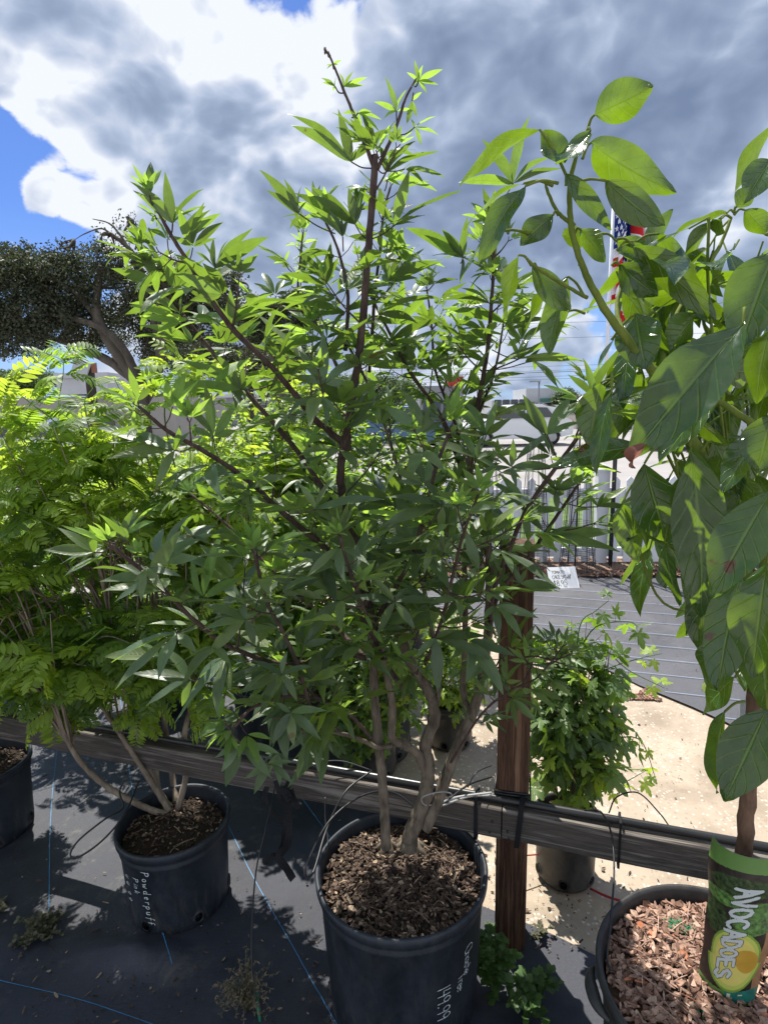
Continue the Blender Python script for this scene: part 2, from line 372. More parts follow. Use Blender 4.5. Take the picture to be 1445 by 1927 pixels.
def fabricmat(name, col, col2, rough):
    m, t, b = mat(name); c = t.new('ShaderNodeTexCoord').outputs['Object']
    n1 = t.noise(c, 2.2, 8, .65, .5); n2 = t.noise(t.mapping(c, (60, 8, 1)), 4, 4, .6); n3 = t.noise(t.mapping(c, (8, 60, 1)), 4, 4, .6)
    f = t.m('ADD', t.m('MULTIPLY', n1, .6), t.m('MULTIPLY', t.m('ADD', n2, n3), .2))
    cc = t.ramp(f, [(.38, col), (.62, col2)])
    dirt = t.m('MULTIPLY', t.mr(t.noise(c, 9, 8, .75, .5), .54, .70, 0, .7), t.mr(t.noise(c, 1.3, 4), .42, .6, .1, 1)); cc = t.mix(dirt, cc, (.13, .12, .10))
    t.l.new(cc, b.inputs['Base Color'])
    t.l.new(t.mr(n1, .3, .7, rough - .08, rough + .1), b.inputs['Roughness']); b.inputs['Specular IOR Level'].default_value = .6; b.inputs['IOR'].default_value = 1.5
    wv = t.new('ShaderNodeTexWave', bands_direction='X'); t.l.new(c, wv.inputs[0]); wv.inputs['Scale'].default_value = 160
    wv2 = t.new('ShaderNodeTexWave', bands_direction='Y'); t.l.new(c, wv2.inputs[0]); wv2.inputs['Scale'].default_value = 160
    bn = t.new('ShaderNodeBump'); bn.inputs['Strength'].default_value = .35; bn.inputs['Distance'].default_value = .0012
    h = t.m('ADD', t.m('ADD', wv.outputs[1], wv2.outputs[1]), t.m('MULTIPLY', n3, 3))
    t.l.new(h, bn.inputs['Height']); t.l.new(bn.outputs[0], b.inputs['Normal']); return m
M_ASPH = asphaltmat(); M_CONC = concretemat()
M_MAT = fabricmat('black_woven_fabric', (.007, .009, .016), (.028, .031, .045), .52)
M_MAT2 = fabricmat('grey_woven_fabric', (.035, .037, .044), (.08, .08, .09), .55)
M_BLUELINE = simple('blue_thread', (.05, .19, .36), .5, .4, 0)
M_PALELINE = simple('pale_blue_thread', (.26, .33, .46), .6, .4, 0)
M_MULCH = simple('mulch_bed', (.17, .12, .085), .95, .2, 1, 50, .6, vscale=40)
M_GRASS = simple('lawn', (.09, .14, .04), .9, .2, .8, 30, .5, vscale=6)

g = MB(); S_ = 900
i = g.add(V((-S_, -30, -.03)), V((S_, -30, -.03)), V((S_, 1500, -.03)), V((-S_, 1500, -.03))); g.face((i, i + 1, i + 2, i + 3))
structure('ground', g, M_ASPH)

def poly_sheet(name, pts, z, m):
    b = MB(); idx = b.add(*[V((p.x, p.y, z)) for p in pts]); b.face(range(idx, idx + len(pts)))
    if (pts[1] - pts[0]).cross(pts[2] - pts[1]).z < 0: b.f[-1] = tuple(reversed(b.f[-1]))
    return structure(name, b, m)
# concrete path lies between the two fabric sheets
conc = [atZ(x, y) for x, y in ((1900, 1700), (1130, 1812), (940, 1745), (860, 1690), (700, 1500), (560, 1330), (430, 1180), (330, 1060), (420, 1030), (800, 1080), (1100, 1160), (1600, 1430))]
poly_sheet('path', conc, -.008, M_CONC)
lawn = [V((-14, 6.35, 0)), V((16, 6.35, 0)), V((16, 11.0, 0)), V((-14, 11.0, 0))]
poly_sheet('lawn', lawn, -.018, M_GRASS)

# near fabric, undulating sheet with a lifted seam
def fab_near():
    b = MB(); N = 150; M_ = 110
    x0, x1, y0, y1 = -3.6, 1.15, .15, 3.5
    bound = [atZ(x, y) for x, y in ((1260, 1850), (1130, 1805), (1050, 1765), (980, 1735), (860, 1690), (700, 1500), (560, 1330), (430, 1180), (330, 1060))]
    def ymax(x):
        for a, c in zip(bound[1:], bound[:-1]):
            if a.x <= x <= c.x: return a.y + (c.y - a.y) * (x - a.x) / (c.x - a.x)
        return 3.4 if x < bound[-1].x else bound[0].y + (bound[0].x - x) * .2
    sA, sB, sC = atZ(0, 1770), atZ(190, 1790), atZ(330, 1838); sD = atZ(640, 1890)
    seam = catmull([V((-2.6, sA.y + .03, 0)), sA, sB, sC, sD, V((1.0, sD.y - .05, 0))], 14)
    for j in range(M_ + 1):
        for k in range(N + 1):
            x = x0 + (x1 - x0) * k / N; ym = min(ymax(x), y1)
            y = y0 + (ym - y0) * j / M_
            z = .004 + .004 * mnoise.noise(V((x * 2.1, y * 2.1, 0))) + .003 * mnoise.noise(V((x * 7, y * 7, 3))) + .007 * max(0, 1 - abs(mnoise.noise(V((x * 1.7 + 3, y * 3.1, 7)))) * 9) * max(0, mnoise.noise(V((x * 1.1, y * 1.1, 11))) + .25)
            dd = min(((x - s.x) ** 2 + (y - s.y) ** 2, s.y) for s in seam); d = math.sqrt(dd[0]); 
            if y >= dd[1]: z += .016 * math.exp(-(d / .035) ** 2) * (.5 + mnoise.noise(V((x * 6, 0, 5))) * 1.1)
            else: z += .016 * math.exp(-(d / .012) ** 2) * (.5 + mnoise.noise(V((x * 6, 0, 5))) * 1.1)
            fold = atZ(255, 1800); r = (V((x, y, 0)) - fold); 
            z += .034 * math.exp(-(r.x / .17) ** 2 - (r.y / .045) ** 2) * (1 + .6 * mnoise.noise(V((x * 16, y * 16, 1))))
            b.v.append(V((x, y, z)))
    for j in range(M_):
        for k in range(N):
            a = j * (N + 1) + k; b.face((a, a + 1, a + N + 2, a + N + 1))
    def hz(x, y):
        k = (x - x0) / (x1 - x0) * N; ym = min(ymax(x), y1); j = (y - y0) / (ym - y0) * M_
        k = max(0, min(N - 1, int(k))); j = max(0, min(M_ - 1, int(j)))
        return max(b.v[(j + dj) * (N + 1) + k + dk].z for dj in (0, 1) for dk in (0, 1))
    lines = [([(130, 1240), (112, 1380), (97, 1530), (93, 1722)], .0012, 1), ([(222, 1270), (240, 1420), (262, 1560), (302, 1745), (326, 1832)], .0012, 1),
             ([(425, 1545), (470, 1640), (540, 1765), (632, 1927), (680, 2010)], .0012, 1), ([(460, 1360), (560, 1492), (625, 1585), (700, 1700)], .0014, 1),
             ([(-60, 1832), (145, 1883), (290, 1932), (400, 1975)], .0009, 1)]
    for pts, w_, mi in lines:
        P = catmull([atZ(*p) for p in pts], 26)
        for q in range(len(P) - 1):
            a, c = P[q], P[q + 1]; d = (c - a).normalized().cross(V((0, 0, 1))) * w_
            vs = [a - d, a + d, c + d, c - d]
            if min(ymax(p.x) - p.y for p in vs) < .01 or min(p.y for p in vs) < y0 + .02: continue
            ii = b.add(*[V((p.x, p.y, hz(p.x, p.y) + .0012)) for p in vs]); b.face((ii, ii + 1, ii + 2, ii + 3), None, mi)
            if (vs[1] - vs[0]).cross(vs[2] - vs[1]).z < 0: b.f[-1] = tuple(reversed(b.f[-1]))
    return b
tag(fab_near().build('weed_fabric', [M_MAT, M_BLUELINE], smooth=True), kind='structure')

# far fabric with pale stitched lines, between the path and the picket fence
ff = MB()
fedge = [atZ(x, y) for x, y in ((600, 1120), (760, 1130), (850, 1150), (990, 1204), (1143, 1261), (1208, 1293), (1317, 1338), (1600, 1470))]
ftop = [V((-1.6, 5.55, 0)), V((6, 5.1, 0))]
def lerpx(P, x):
    for a, c in zip(P[:-1], P[1:]):
        if a.x <= x <= c.x: return a.y + (c.y - a.y) * (x - a.x) / (c.x - a.x)
    return P[0].y if x < P[0].x else P[-1].y
NX = 60; xa, xb = fedge[0].x, 4.5
for k in range(NX + 1):
    x = xa + (xb - xa) * k / NX; ya = lerpx(fedge, x); yb = 5.62 - .07 * (x + 1)
    for j in range(31):
        y = ya + (yb - ya) * j / 30; ff.v.append(V((x, y, .004 + .004 * mnoise.noise(V((x * 3, y * 3, 9))))))
for k in range(NX):
    for j in range(30):
        a = k * 31 + j; ff.face((a, a + 31, a + 32, a + 1))
pa, pb = atZ(1010, 1112), atZ(1300, 1132); sl_ = (pb.y - pa.y) / (pb.x - pa.x)
y = pa.y + .30
for n_ in range(15):
    for k in range(60):
        x = -1.0 + k * .085; x2 = x + .085
        yy, y2 = y + sl_ * (x - pa.x), y + sl_ * (x2 - pa.x)
        if yy < lerpx(fedge, x) + .02 or y2 < lerpx(fedge, x2) + .02 or yy > 5.5 - .07 * (x + 1) or x < xa: continue
        ii = ff.add(V((x, yy - .0022, .0105)), V((x2, y2 - .0022, .0105)), V((x2, y2 + .0022, .0105)), V((x, yy + .0022, .0105))); ff.face((ii, ii + 1, ii + 2, ii + 3), None, 1)
    y -= .235
tag(ff.build('fabric_ground_cover', [M_MAT2, M_PALELINE]), kind='structure')

# mulch strip under the picket fence (chips and dry litter)
def chip(b, p, r, th, tilt=.5, m=None):
    n = random.choice((5, 6, 6, 7)); el = random.uniform(1.0, 2.4); a0 = random.uniform(0, 6.3)
    q = Quaternion((random.uniform(-1, 1), random.uniform(-1, 1), 0), random.gauss(0, tilt)) @ Quaternion((0, 0, 1), random.uniform(0, 6.3))
    top = []; bot = []
    for k in range(n):
        a = a0 + 2 * math.pi * k / n; rr = r * random.uniform(.65, 1.15)
        v = V((math.cos(a) * rr * el * .75, math.sin(a) * rr / el * .9, random.uniform(-.1, .1) * r))
        top.append(p + q @ (v + V((0, 0, th)))); bot.append(p + q @ v)
    i = b.add(*(top + bot)); b.face(range(i, i + n), None, m)
    for k in range(n): b.face((i + k, i + n + k, i + n + (k + 1) % n, i + (k + 1) % n), None, m)
mb_ = MB()
for k in range(41):
    x = -2.0 + k * .2
    for j in range(4): mb_.v.append(V((x, 5.50 - .07 * (x + 1) + j * .22 + .03 * mnoise.noise(V((x * 4, j, 0))), .012 + .03 * (j in (1, 2)))))
for k in range(40):
    for j in range(3):
        a = k * 4 + j; mb_.face((a, a + 4, a + 5, a + 1))
for k in range(2600):
    x = random.uniform(-2, 5.9); yy = 5.48 - .07 * (x + 1) + random.random() ** 1.3 * .6
    chip(mb_, V((x, yy, .035)), random.uniform(.012, .032), .004, .7, 1)
tri = [atZ(1180, 1315), atZ(1215, 1296), atZ(1245, 1318)]
for k in range(260):
    a, c = random.random(), random.random()
    if a + c > 1: a, c = 1 - a, 1 - c
    p = tri[0] + (tri[1] - tri[0]) * a + (tri[2] - tri[0]) * c; chip(mb_, V((p.x, p.y, .0)), random.uniform(.005, .012), .004, .5, 1)
tag(mb_.build('mulch_strip', [M_MULCH, M_CHIPR], smooth=False), kind='stuff', label='strip of brown mulch and dry leaf litter along the foot of the picket fence')

# ------------------------------------------------------------------ post and rail fence
RA, RB = atZ(0, 1350, .49), atZ(1350, 1600, .49)
rd = (RB - RA).normalized(); rang = math.atan2(rd.y, rd.x)
fence = empty('post_and_rail_fence', (RA + rd * .0) * 1, 'weathered grey horizontal board rail nailed to a brown square post behind the potted shrubs', 'fence')
fence.location = V((atZ(943, 1765).x, atZ(943, 1765).y, 0))
def board(name, s0, s1, z0, z1, th, off, m, par, wob=.0):
    b = MB(); n = 40
    L = s1 - s0
    for k in range(n + 1):
        x = L * k / n; dz = .003 * mnoise.noise(V((x * 3, s0, z0))); dy = .003 * mnoise.noise(V((x * 2.3, s0 + 5, z0)))
        bv = .003
        for (yy, z) in ((bv, z0), (0, z0 + bv), (0, z1 - bv), (bv, z1), (th - bv, z1), (th, z1 - bv), (th, z0 + bv), (th - bv, z0)):
            b.v.append(V((x, yy + dy, z + dz)))
    for k in range(n):
        for j in range(8):
            a = k * 8 + j; q = k * 8 + (j + 1) % 8; b.face((a, a + 8, q + 8, q))
    b.face([j for j in range(8)]); b.face([n * 8 + j for j in range(8)][::-1])
    o = b.build(name, m, None, smooth=False)
    p0 = RA + rd * s0; nrm = V((-rd.y, rd.x, 0))
    p0 = p0 + nrm * off
    Mw = Matrix.Translation((p0.x, p0.y, 0)) @ Matrix.Rotation(rang, 4, 'Z')
    o.parent = par; o.matrix_parent_inverse = Matrix.Translation(-par.location); o.matrix_basis = Mw
    return o
def s_at(px, py, z): return (atZ(px, py, z) - RA).dot(rd)
sj = s_at(948, 1510, .49); s_blk = s_at(975, 1513, .49)
board('rail', -3.2, sj - .004, 0.398, .49, .038, 0, M_RAIL, fence)
board('rail', s_blk - .040, s_at(1350, 1600, .49) + 1.6, 0.398, .49, .038, 0, M_RAIL, fence)
pc = RA + rd * ((sj + s_blk) / 2 - .0) + V((-rd.y, rd.x, 0)) * (.038 + .047); pc.z = 0
pm = MB(); hw = .0445
prof = []
for k in range(25):
    z = -.02 + 1.26 * k / 24
    for (x, yy) in ((-hw + .005, -hw), (hw - .005, -hw), (hw, -hw + .005), (hw, hw - .005), (hw - .005, hw), (-hw + .005, hw), (-hw, hw - .005), (-hw, -hw + .005)):
        pm.v.append(V((x, yy, z)))
for k in range(24):
    for j in range(8):
        a = k * 8 + j; q = k * 8 + (j + 1) % 8; pm.face((a, q, q + 8, a + 8))
pm.face([24 * 8 + j for j in range(8)])
po = pm.build('post', M_POST, None, smooth=False)
po.parent = fence; po.matrix_parent_inverse = Matrix.Translation(-fence.location)
po.matrix_basis = Matrix.Translation((pc.x, pc.y, 0)) @ Matrix.Rotation(rang + R(4), 4, 'Z')
# further posts of the same fence, left out of sight and right past the frame
for s_ in (-1.35, s_at(1350, 1600, .49) + 1.2):
    q = po.copy(); COL.objects.link(q); p0 = RA + rd * s_ + V((-rd.y, rd.x, 0)) * .087
    q.parent = fence; q.matrix_parent_inverse = Matrix.Translation(-fence.location); q.matrix_basis = Matrix.Translation((p0.x, p0.y, 0)) @ Matrix.Rotation(rang, 4, 'Z')
# nails
nb = MB()
for (px, py) in ((930, 1535), (925, 1555), (957, 1548), (960, 1560)):
    nb = MB()
    p = atZ(px, py, .43 if py < 1550 else .40); s_ = (p - RA).dot(rd); c = RA + rd * s_ + V((rd.y, -rd.x, 0)) * .001
    nb.tube([V((c.x, c.y, .46 - (py - 1530) * .0018)), V((c.x, c.y, .46 - (py - 1530) * .0018)) + V((rd.y, -rd.x, 0)) * .002], .0032, 8); nb.build('nail', M_DKMETAL, fence)
# poly pipe lying on the rail top
nrm = V((-rd.y, rd.x, 0))
pp = MB(); pts = []
for k in range(60):
    s_ = -2.6 + k * .095
    if s_ > s_at(1350, 1600, .49) + 1.2: break
    bend = .014 * math.sin(s_ * 2.1)
    pts.append(RA + rd * s_ + nrm * (.030 - (.018 if abs(s_ - sj) < .15 else 0) * 0) + V((0, 0, .0125 + .0015 * math.sin(s_ * 5))))
for p in pts: 
    p.z = .49 + .0125
pp.tube(pts, .0105, 12)
tag(pp.build('irrigation_pipe', M_BLACKPIPE), 'thick black plastic irrigation pipe lying along the top of the grey rail', 'pipe')

# ------------------------------------------------------------------ pots
def make_pot(label, c, r, h, m, chipm, soilm, soildrop=.045, nch=700, chip_r=(.006, .015), taper=.87, rim=.010, group=None, name='plant_pot', lug=False, mound=.01):
    root = empty(name, (c.x, c.y, 0), label, 'pot', group)
    b = MB(); rb = r * taper
    def rr(z): return rb + (r - rim - rb) * (z / h)
    prof = [(rb - .02, .006), (rb - .004, .001), (rb, .012), (rr(h * .12) , h * .12), (rr(h * .5), h * .5), (rr(h - .062), h - .062), (rr(h - .06) + .004, h - .056), (rr(h - .05) + .005, h - .048), (rr(h - .046) + .001, h - .042),
            (rr(h - .036) + .001, h - .034), (rr(h - .03) + .006, h - .028), (r, h - .022), (r + .001, h - .004), (r - .003, h), (r - .009, h - .001), (r - .013, h - .01), (rr(h - .05) - .006, h - .05), (rr(h - .12) - .007, h - .14)]
    b.lathe(prof, V((0, 0, 0)), 72)
    for v in b.v:      # slightly out of round, as thin plastic is
        a = math.atan2(v.y, v.x); k = 1 + .010 * math.sin(2 * a + c.x * 9) + .004 * math.sin(5 * a)
        v.x *= k; v.y *= k
    o = b.build('body', m); o.parent = root
    # drain holes: dark discs with a moulded ridge
    for a in [R(x) for x in range(-110, 251, 60)]:
        hb = MB(); z = h * .13; R_ = rr(z) * (1 + .010 * math.sin(2 * a + c.x * 9) + .004 * math.sin(5 * a)); q = Matrix.Rotation(a, 4, 'Z')
        ring = [q @ V((R_ + .0012 + .003 * (0 if kk else 0), math.cos(t) * .011, z + math.sin(t) * .013)) for kk in (0,) for t in [2 * math.pi * j / 16 for j in range(16)]]
        ring2 = [q @ V((R_ + .005, math.cos(t) * .016, z + math.sin(t) * .018)) for t in [2 * math.pi * j / 16 for j in range(16)]]
        ring3 = [q @ V((R_ - .003, math.cos(t) * .021, z + math.sin(t) * .024)) for t in [2 * math.pi * j / 16 for j in range(16)]]
        i1 = hb.add(*ring); i2 = hb.add(*ring2); i3 = hb.add(*ring3); hb.face(range(i1, i1 + 16), None, 1)
        for j in range(16):
            k = (j + 1) % 16; hb.face((i1 + j, i1 + k, i2 + k, i2 + j)); hb.face((i2 + j, i2 + k, i3 + k, i3 + j))
        oo = hb.build('drain_hole', [m, M_BLACKRUB]); oo.parent = root
    if lug:
        for a in lug:
            lb = MB(); q = Matrix.Rotation(a, 4, 'Z'); pts = []
            for k in range(13):
                t = (k / 12 - .5) * .85; pts.append(q @ V(((r + .014 - .05 * abs(t) ** 3 * 3) * math.cos(t * .5), (r + .014) * math.sin(t * .5), h - .035)))
            lb.tube(pts, [.004 + .010 * math.sin(math.pi * k / 12) for k in range(13)], 8)
            lb.build('handle', m).parent = root
    s = MB(); zs = h - soildrop; rs = rr(zs) - .008
    prof = [(0.0005, zs + mound)] + [(rs * k / 9, zs + mound * (1 - (k / 9) ** 2) + random.uniform(-.003, .003)) for k in range(1, 10)]
    s.lathe(prof, V((0, 0, 0)), 40)
    for v in s.v: v.z += .007 * mnoise.noise(V((v.x * 22, v.y * 22, c.x)))
    s.build('soil', soilm).parent = root
    if nch:
        cb = MB()
        for k in range(nch):
            a = random.uniform(0, 6.283); q = rs * math.sqrt(random.random()) * .985
            zz_ = zs + mound * (1 - (q / rs) ** 2) + .004 + .007 * mnoise.noise(V((q * math.cos(a) * 22, q * math.sin(a) * 22, c.x)))
            chip(cb, V((q * math.cos(a), q * math.sin(a), zz_ + random.uniform(-.001, .006))), random.uniform(*chip_r) * random.choice((.6, .8, 1, 1)), random.uniform(.0015, .004), .45)
        # thin sticks and straw
        for k in range(nch // 18):
            a = random.uniform(0, 6.283); q = rs * math.sqrt(random.random()) * .8; p = V((q * math.cos(a), q * math.sin(a), zs + .014 + mound * .6)); d = V((random.uniform(-1, 1), random.uniform(-1, 1), random.uniform(-.1, .15))) * random.uniform(.012, .035)
            cb.tube([p - d, p + V((0, 0, .003)), p + d], .0012, 4)
        ob = cb.build('bark_mulch', chipm, smooth=False); ob.parent = root; ob['kind'] = 'stuff'
    root['_'] = 0; del root['_']
    return root, rr, rs, zs
cM = atZ(755, 1628, .40); rM = .228
potM, rrM, rsM, zsM = make_pot('large black nursery pot holding the tall chaste tree, handwritten price on its side', cM, rM, .40, M_POT, M_CHIP, M_SOIL, nch=2300, chip_r=(.005, .0115), mound=.018)
cP = atZ(327, 1538, .30); rP = .178
potP, rrP, rsP, zsP = make_pot('medium black nursery pot with white handwriting standing left of the big pot on the fabric', cP, rP, .30, M_POT, M_CHIP, M_SOIL, nch=500, chip_r=(.003, .008), soildrop=.05)
cL = atZ(-38, 1432, .30)
potL, _, rsL, zsL = make_pot('black nursery pot cut off by the left edge of the photo', cL, .175, .30, M_POT, M_CHIP, M_SOIL, nch=350, chip_r=(.003, .008))
cA = atZ(1372, 1852, .44); rA = .255
potA, rrA, rsA, zsA = make_pot('big black pot of pinkish bark chips at the lower right holding the avocado tree', cA, rA, .44, M_POTB, M_CHIPR, M_SOILR, nch=2600, chip_r=(.006, .0155), taper=.85, lug=[R(176), R(-4)], soildrop=.036, mound=.026, rim=.012)
cB = atZ(1062, 1640, 0)
potB, _, rsB, zsB = make_pot('small black pot on the concrete behind the rail holding the maple sapling', V((cB.x, cB.y, 0)), .112, .23, M_POTB, M_CHIP, M_SOIL, nch=150, chip_r=(.003, .007), soildrop=.03)
# green fertiliser dust on the avocado mulch
gd = MB()
for (px, py) in ((1262, 1748), (1290, 1752), (1330, 1905), (1345, 1920), (1312, 1898), (1275, 1745)):
    c = atZ(px, py, zsA + .02)
    for k in range(60): chip(gd, c + V((random.gauss(0, .010), random.gauss(0, .008), random.uniform(.004, .010))), random.uniform(.0010, .0026), .001, .5)
o = gd.build('fertiliser_granules', simple('green_granules', (.02, .22, .10), .8, .3, 0), potA, smooth=False); o['kind'] = 'stuff'

# ------------------------------------------------------------------ handwriting
def arc(cx, cy, rx, ry, a0, a1, n=9): return [(cx + rx * math.cos(R(a0 + (a1 - a0) * k / n)), cy + ry * math.sin(R(a0 + (a1 - a0) * k / n))) for k in range(n + 1)]
G = {
 'P': (.62, [[(.05, -.02), (.12, 1)], [(.0, .95), (.35, 1.0), (.55, .85), (.5, .6), (.1, .48)]]),
 'o': (.48, [arc(.22, .26, .19, .25, 80, 440, 12)]), 'w': (.66, [[(0, .5), (.12, .02), (.3, .4), (.42, .02), (.6, .52)]]),
 'd': (.55, [arc(.2, .25, .18, .24, 60, 400, 11), [(.38, 1), (.4, .02), (.48, 0)]]), 'e': (.46, [[(.04, .26), (.36, .34)] + arc(.2, .26, .17, .25, 25, 320, 10)]),
 'r': (.42, [[(.05, .5), (.08, 0)], [(.08, .3), (.2, .48), (.36, .46)]]), 'p': (.52, [[(.05, .5), (.03, -.45)], arc(.22, .25, .18, .24, 170, -150, 11)]),
 'u': (.52, [[(.03, .5), (.06, .1), (.2, 0), (.36, .15), (.4, .5)], [(.4, .5), (.42, 0)]]), 'f': (.42, [[(.4, .92), (.28, 1), (.18, .85), (.14, -.25)], [(.0, .5), (.38, .53)]]),
 'i': (.24, [[(.1, .5), (.1, 0)], [(.1, .72), (.11, .76)]]), 'n': (.5, [[(.04, .5), (.05, 0)], [(.05, .32), (.2, .5), (.36, .42), (.38, 0)]]),
 'k': (.5, [[(.05, 1), (.05, 0)], [(.4, .5), (.06, .22), (.42, 0)]]), 'C': (.66, [arc(.36, .5, .32, .5, 50, 310, 12)]), 'h': (.52, [[(.05, 1), (.05, 0)], [(.05, .3), (.2, .5), (.36, .42), (.4, 0)]]),
 'a': (.5, [arc(.2, .25, .18, .24, 50, 400, 11), [(.38, .5), (.4, .02), (.46, 0)]]), 's': (.4, [[(.34, .46), (.16, .52), (.06, .38), (.3, .2), (.28, .03), (.03, .02)]]),
 't': (.38, [[(.18, .9), (.18, .05), (.3, 0)], [(.0, .55), (.36, .58)]]), 'T': (.62, [[(.0, 1), (.6, .98)], [(.3, 1), (.28, 0)]]),
 '1': (.34, [[(.18, 1), (.16, 0)]]), '4': (.6, [[(.12, 1), (.05, .45), (.5, .45)], [(.44, .95), (.42, 0)]]), '9': (.56, [arc(.24, .72, .2, .26, 20, 380, 11), [(.44, .75), (.4, 0)]]),
 '.': (.24, [arc(.1, .03, .03, .03, 0, 360, 6)]), ' ': (.35, []), '5': (.55, [[(.46, 1), (.1, .98), (.08, .58), (.36, .6), (.46, .32), (.34, .03), (.03, .05)]]),
 '8': (.55, [arc(.25, .74, .17, .24, 270, -90, 12), arc(.25, .25, .22, .25, 90, 450, 12)]), '$': (.55, [[(.42, .8), (.2, .88), (.08, .7), (.4, .4), (.3, .15), (.05, .2)], [(.25, 1.02), (.24, 0)]]),
 'O': (.7, [arc(.33, .5, .3, .48, 0, 360, 14)]), 'M': (.75, [[(.04, 0), (.1, 1), (.35, .35), (.6, 1), (.66, 0)]]), 'A': (.66, [[(.0, 0), (.3, 1), (.6, 0)], [(.12, .38), (.5, .38)]]),
 'G': (.68, [arc(.34, .5, .3, .5, 50, 340, 12) + [(.64, .45), (.38, .45)]]), 'E': (.52, [[(.45, 1), (.05, 1), (.05, 0), (.47, 0)], [(.05, .52), (.38, .52)]]),
 'x': (.45, [[(.03, .5), (.38, 0)], [(.38, .5), (.02, 0)]]), '"': (.3, [[(.06, 1.1), (.05, .85)], [(.18, 1.1), (.17, .85)]]), '_': (.6, [[(0, -.2), (.55, -.22)]]),
 'V': (.66, [[(.0, 1), (.3, 0), (.6, 1)]]), 'D': (.68, [[(.05, 0), (.05, 1), (.3, 1), (.58, .75), (.6, .4), (.35, .02), (.05, 0)]]), 'S': (.6, [[(.52, .88), (.28, 1), (.08, .82), (.14, .58), (.42, .44), (.52, .2), (.3, 0), (.04, .1)]]),
}
def write(b, text, size, wid, fmap, x=0, y=0, jitter=.02, m=None, adv=1.0):
    for ch in text:
        w_, strokes = G[ch]
        jy = random.uniform(-jitter, jitter) * 2
        for st in strokes:
            P = [V(((x + px * size), (y + (py + jy) * size), 0)) for px, py in st]
            Q = [P[0]]
            for a, c in zip(P[:-1], P[1:]):
                n = max(1, int((c - a).length / (size * .12)))
                Q += [a.lerp(c, k / n) for k in range(1, n + 1)]
            for a, c in zip(Q[:-1], Q[1:]):
                d = (c - a)
                if d.length < 1e-7: continue
                d.normalize(); s = V((-d.y, d.x, 0)) * wid * .5 * random.uniform(.55, 1.1); e = d * wid * .25
                q = [a - s - e, a + s - e, c + s + e, c - s + e]
                i = b.add(*[fmap(t.x, t.y) for t in q]); b.face((i, i + 3, i + 2, i + 1), None, m)
        x += w_ * size * adv
    return x
def pot_map(c, rr_, ang, z0):
    # text runs down the pot; letter tops point to the viewer's right
    def fm(s, t):
        z = z0 - s; a = ang + t / rr_(z); k = 1 + .010 * math.sin(2 * a + c.x * 9) + .004 * math.sin(5 * a)
        q = rr_(z) * k + .0012
        return V((c.x + q * math.cos(a), c.y + q * math.sin(a), z))
    return fm
def pot_hit(px, py, c, rr_):
    d = ray(px, py).normalized()
    r_ = rr_(.15); 
    for _ in range(4):
        ox, oy = CAM.x - c.x, CAM.y - c.y
        A = d.x ** 2 + d.y ** 2; B = 2 * (ox * d.x + oy * d.y); C_ = ox * ox + oy * oy - r_ * r_
        t = (-B - math.sqrt(max(0, B * B - 4 * A * C_))) / (2 * A); p = CAM + d * t; r_ = rr_(p.z)
    return math.atan2(p.y - c.y, p.x - c.x), p.z
wb = MB(); a, z = pot_hit(266, 1640, cP, rrP)
write(wb, 'Powderpuff', .024, .0024, pot_map(cP, rrP, a, z), adv=1.62)
a, z = pot_hit(252, 1650, cP, rrP); write(wb, 'Pink', .020, .0022, pot_map(cP, rrP, a, z), adv=1.7)
a, z = pot_hit(237, 1640, cP, rrP); write(wb, '44.99', .022, .0024, pot_map(cP, rrP, a, z), adv=1.9)
wb.build('handwriting', M_INK, potP, smooth=False)
wb = MB(); a, z = pot_hit(876, 1785, cM, rrM); write(wb, 'Chaste', .032, .0022, pot_map(cM, rrM, a, z), adv=.9)
a, z = pot_hit(862, 1838, cM, rrM); write(wb, 'Tree', .030, .0022, pot_map(cM, rrM, a, z), adv=.85)
a, z = pot_hit(824, 1862, cM, rrM); write(wb, '149.99', .036, .0026, pot_map(cM, rrM, a, z))
wb.build('handwriting', M_INK, potM, smooth=False)

# ------------------------------------------------------------------ picket fence
FA = atZ(1119, 1052); FB = atZ(1430, 1092)
fd = (FB - FA); fd.z = 0; fd.normalize(); fd = V((1, -.07, 0)).normalized()
pf = empty('picket_fence', (FA.x, FA.y, 0), 'low white vinyl picket fence between the fabric and the grass', 'fence')
fang = math.atan2(fd.y, fd.x)
FY = 5.85
def fpos(s): return V((s, FY - .07 * s, 0))
def fplace(o, s, dy=0, z=0):
    o.parent = pf; o.matrix_parent_inverse = Matrix.Translation(-pf.location)
    p = fpos(s); o.matrix_basis = Matrix.Translation((p.x, p.y + dy, z)) @ Matrix.Rotation(fang, 4, 'Z')
def box_obj(name, lo, hi, m, bev=.003):
    b = MB(); b.box(lo, hi); o = b.build(name, m, smooth=False)
    if bev: md = o.modifiers.new('bevel', 'BEVEL'); md.width = bev; md.segments = 2
    return o
fplace(box_obj('top_rail', (-3.4, -.019, .70), (4.6, .019, .79), M_VINYL), 1.0)
fplace(box_obj('bottom_rail', (-3.4, -.019, .10), (4.6, .019, .19), M_VINYL), 1.0)
pk = MB()
pk.box((-.0375, -.008, .05), (.0375, .008, .865)); i = pk.add(V((-.0375, -.008, .865)), V((.0375, -.008, .865)), V((.0375, .008, .865)), V((-.0375, .008, .865)), V((0, -.008, .905)), V((0, .008, .905)))
pk.f.pop(1); pk.uv = pk.uv[:20]; pk.mi.pop()
pk.face((i, i + 1, i + 4)); pk.face((i + 2, i + 3, i + 5)); pk.face((i + 1, i + 2, i + 5, i + 4)); pk.face((i + 3, i, i + 4, i + 5))
pk0 = None; n_ = 0
s_ = -2.32
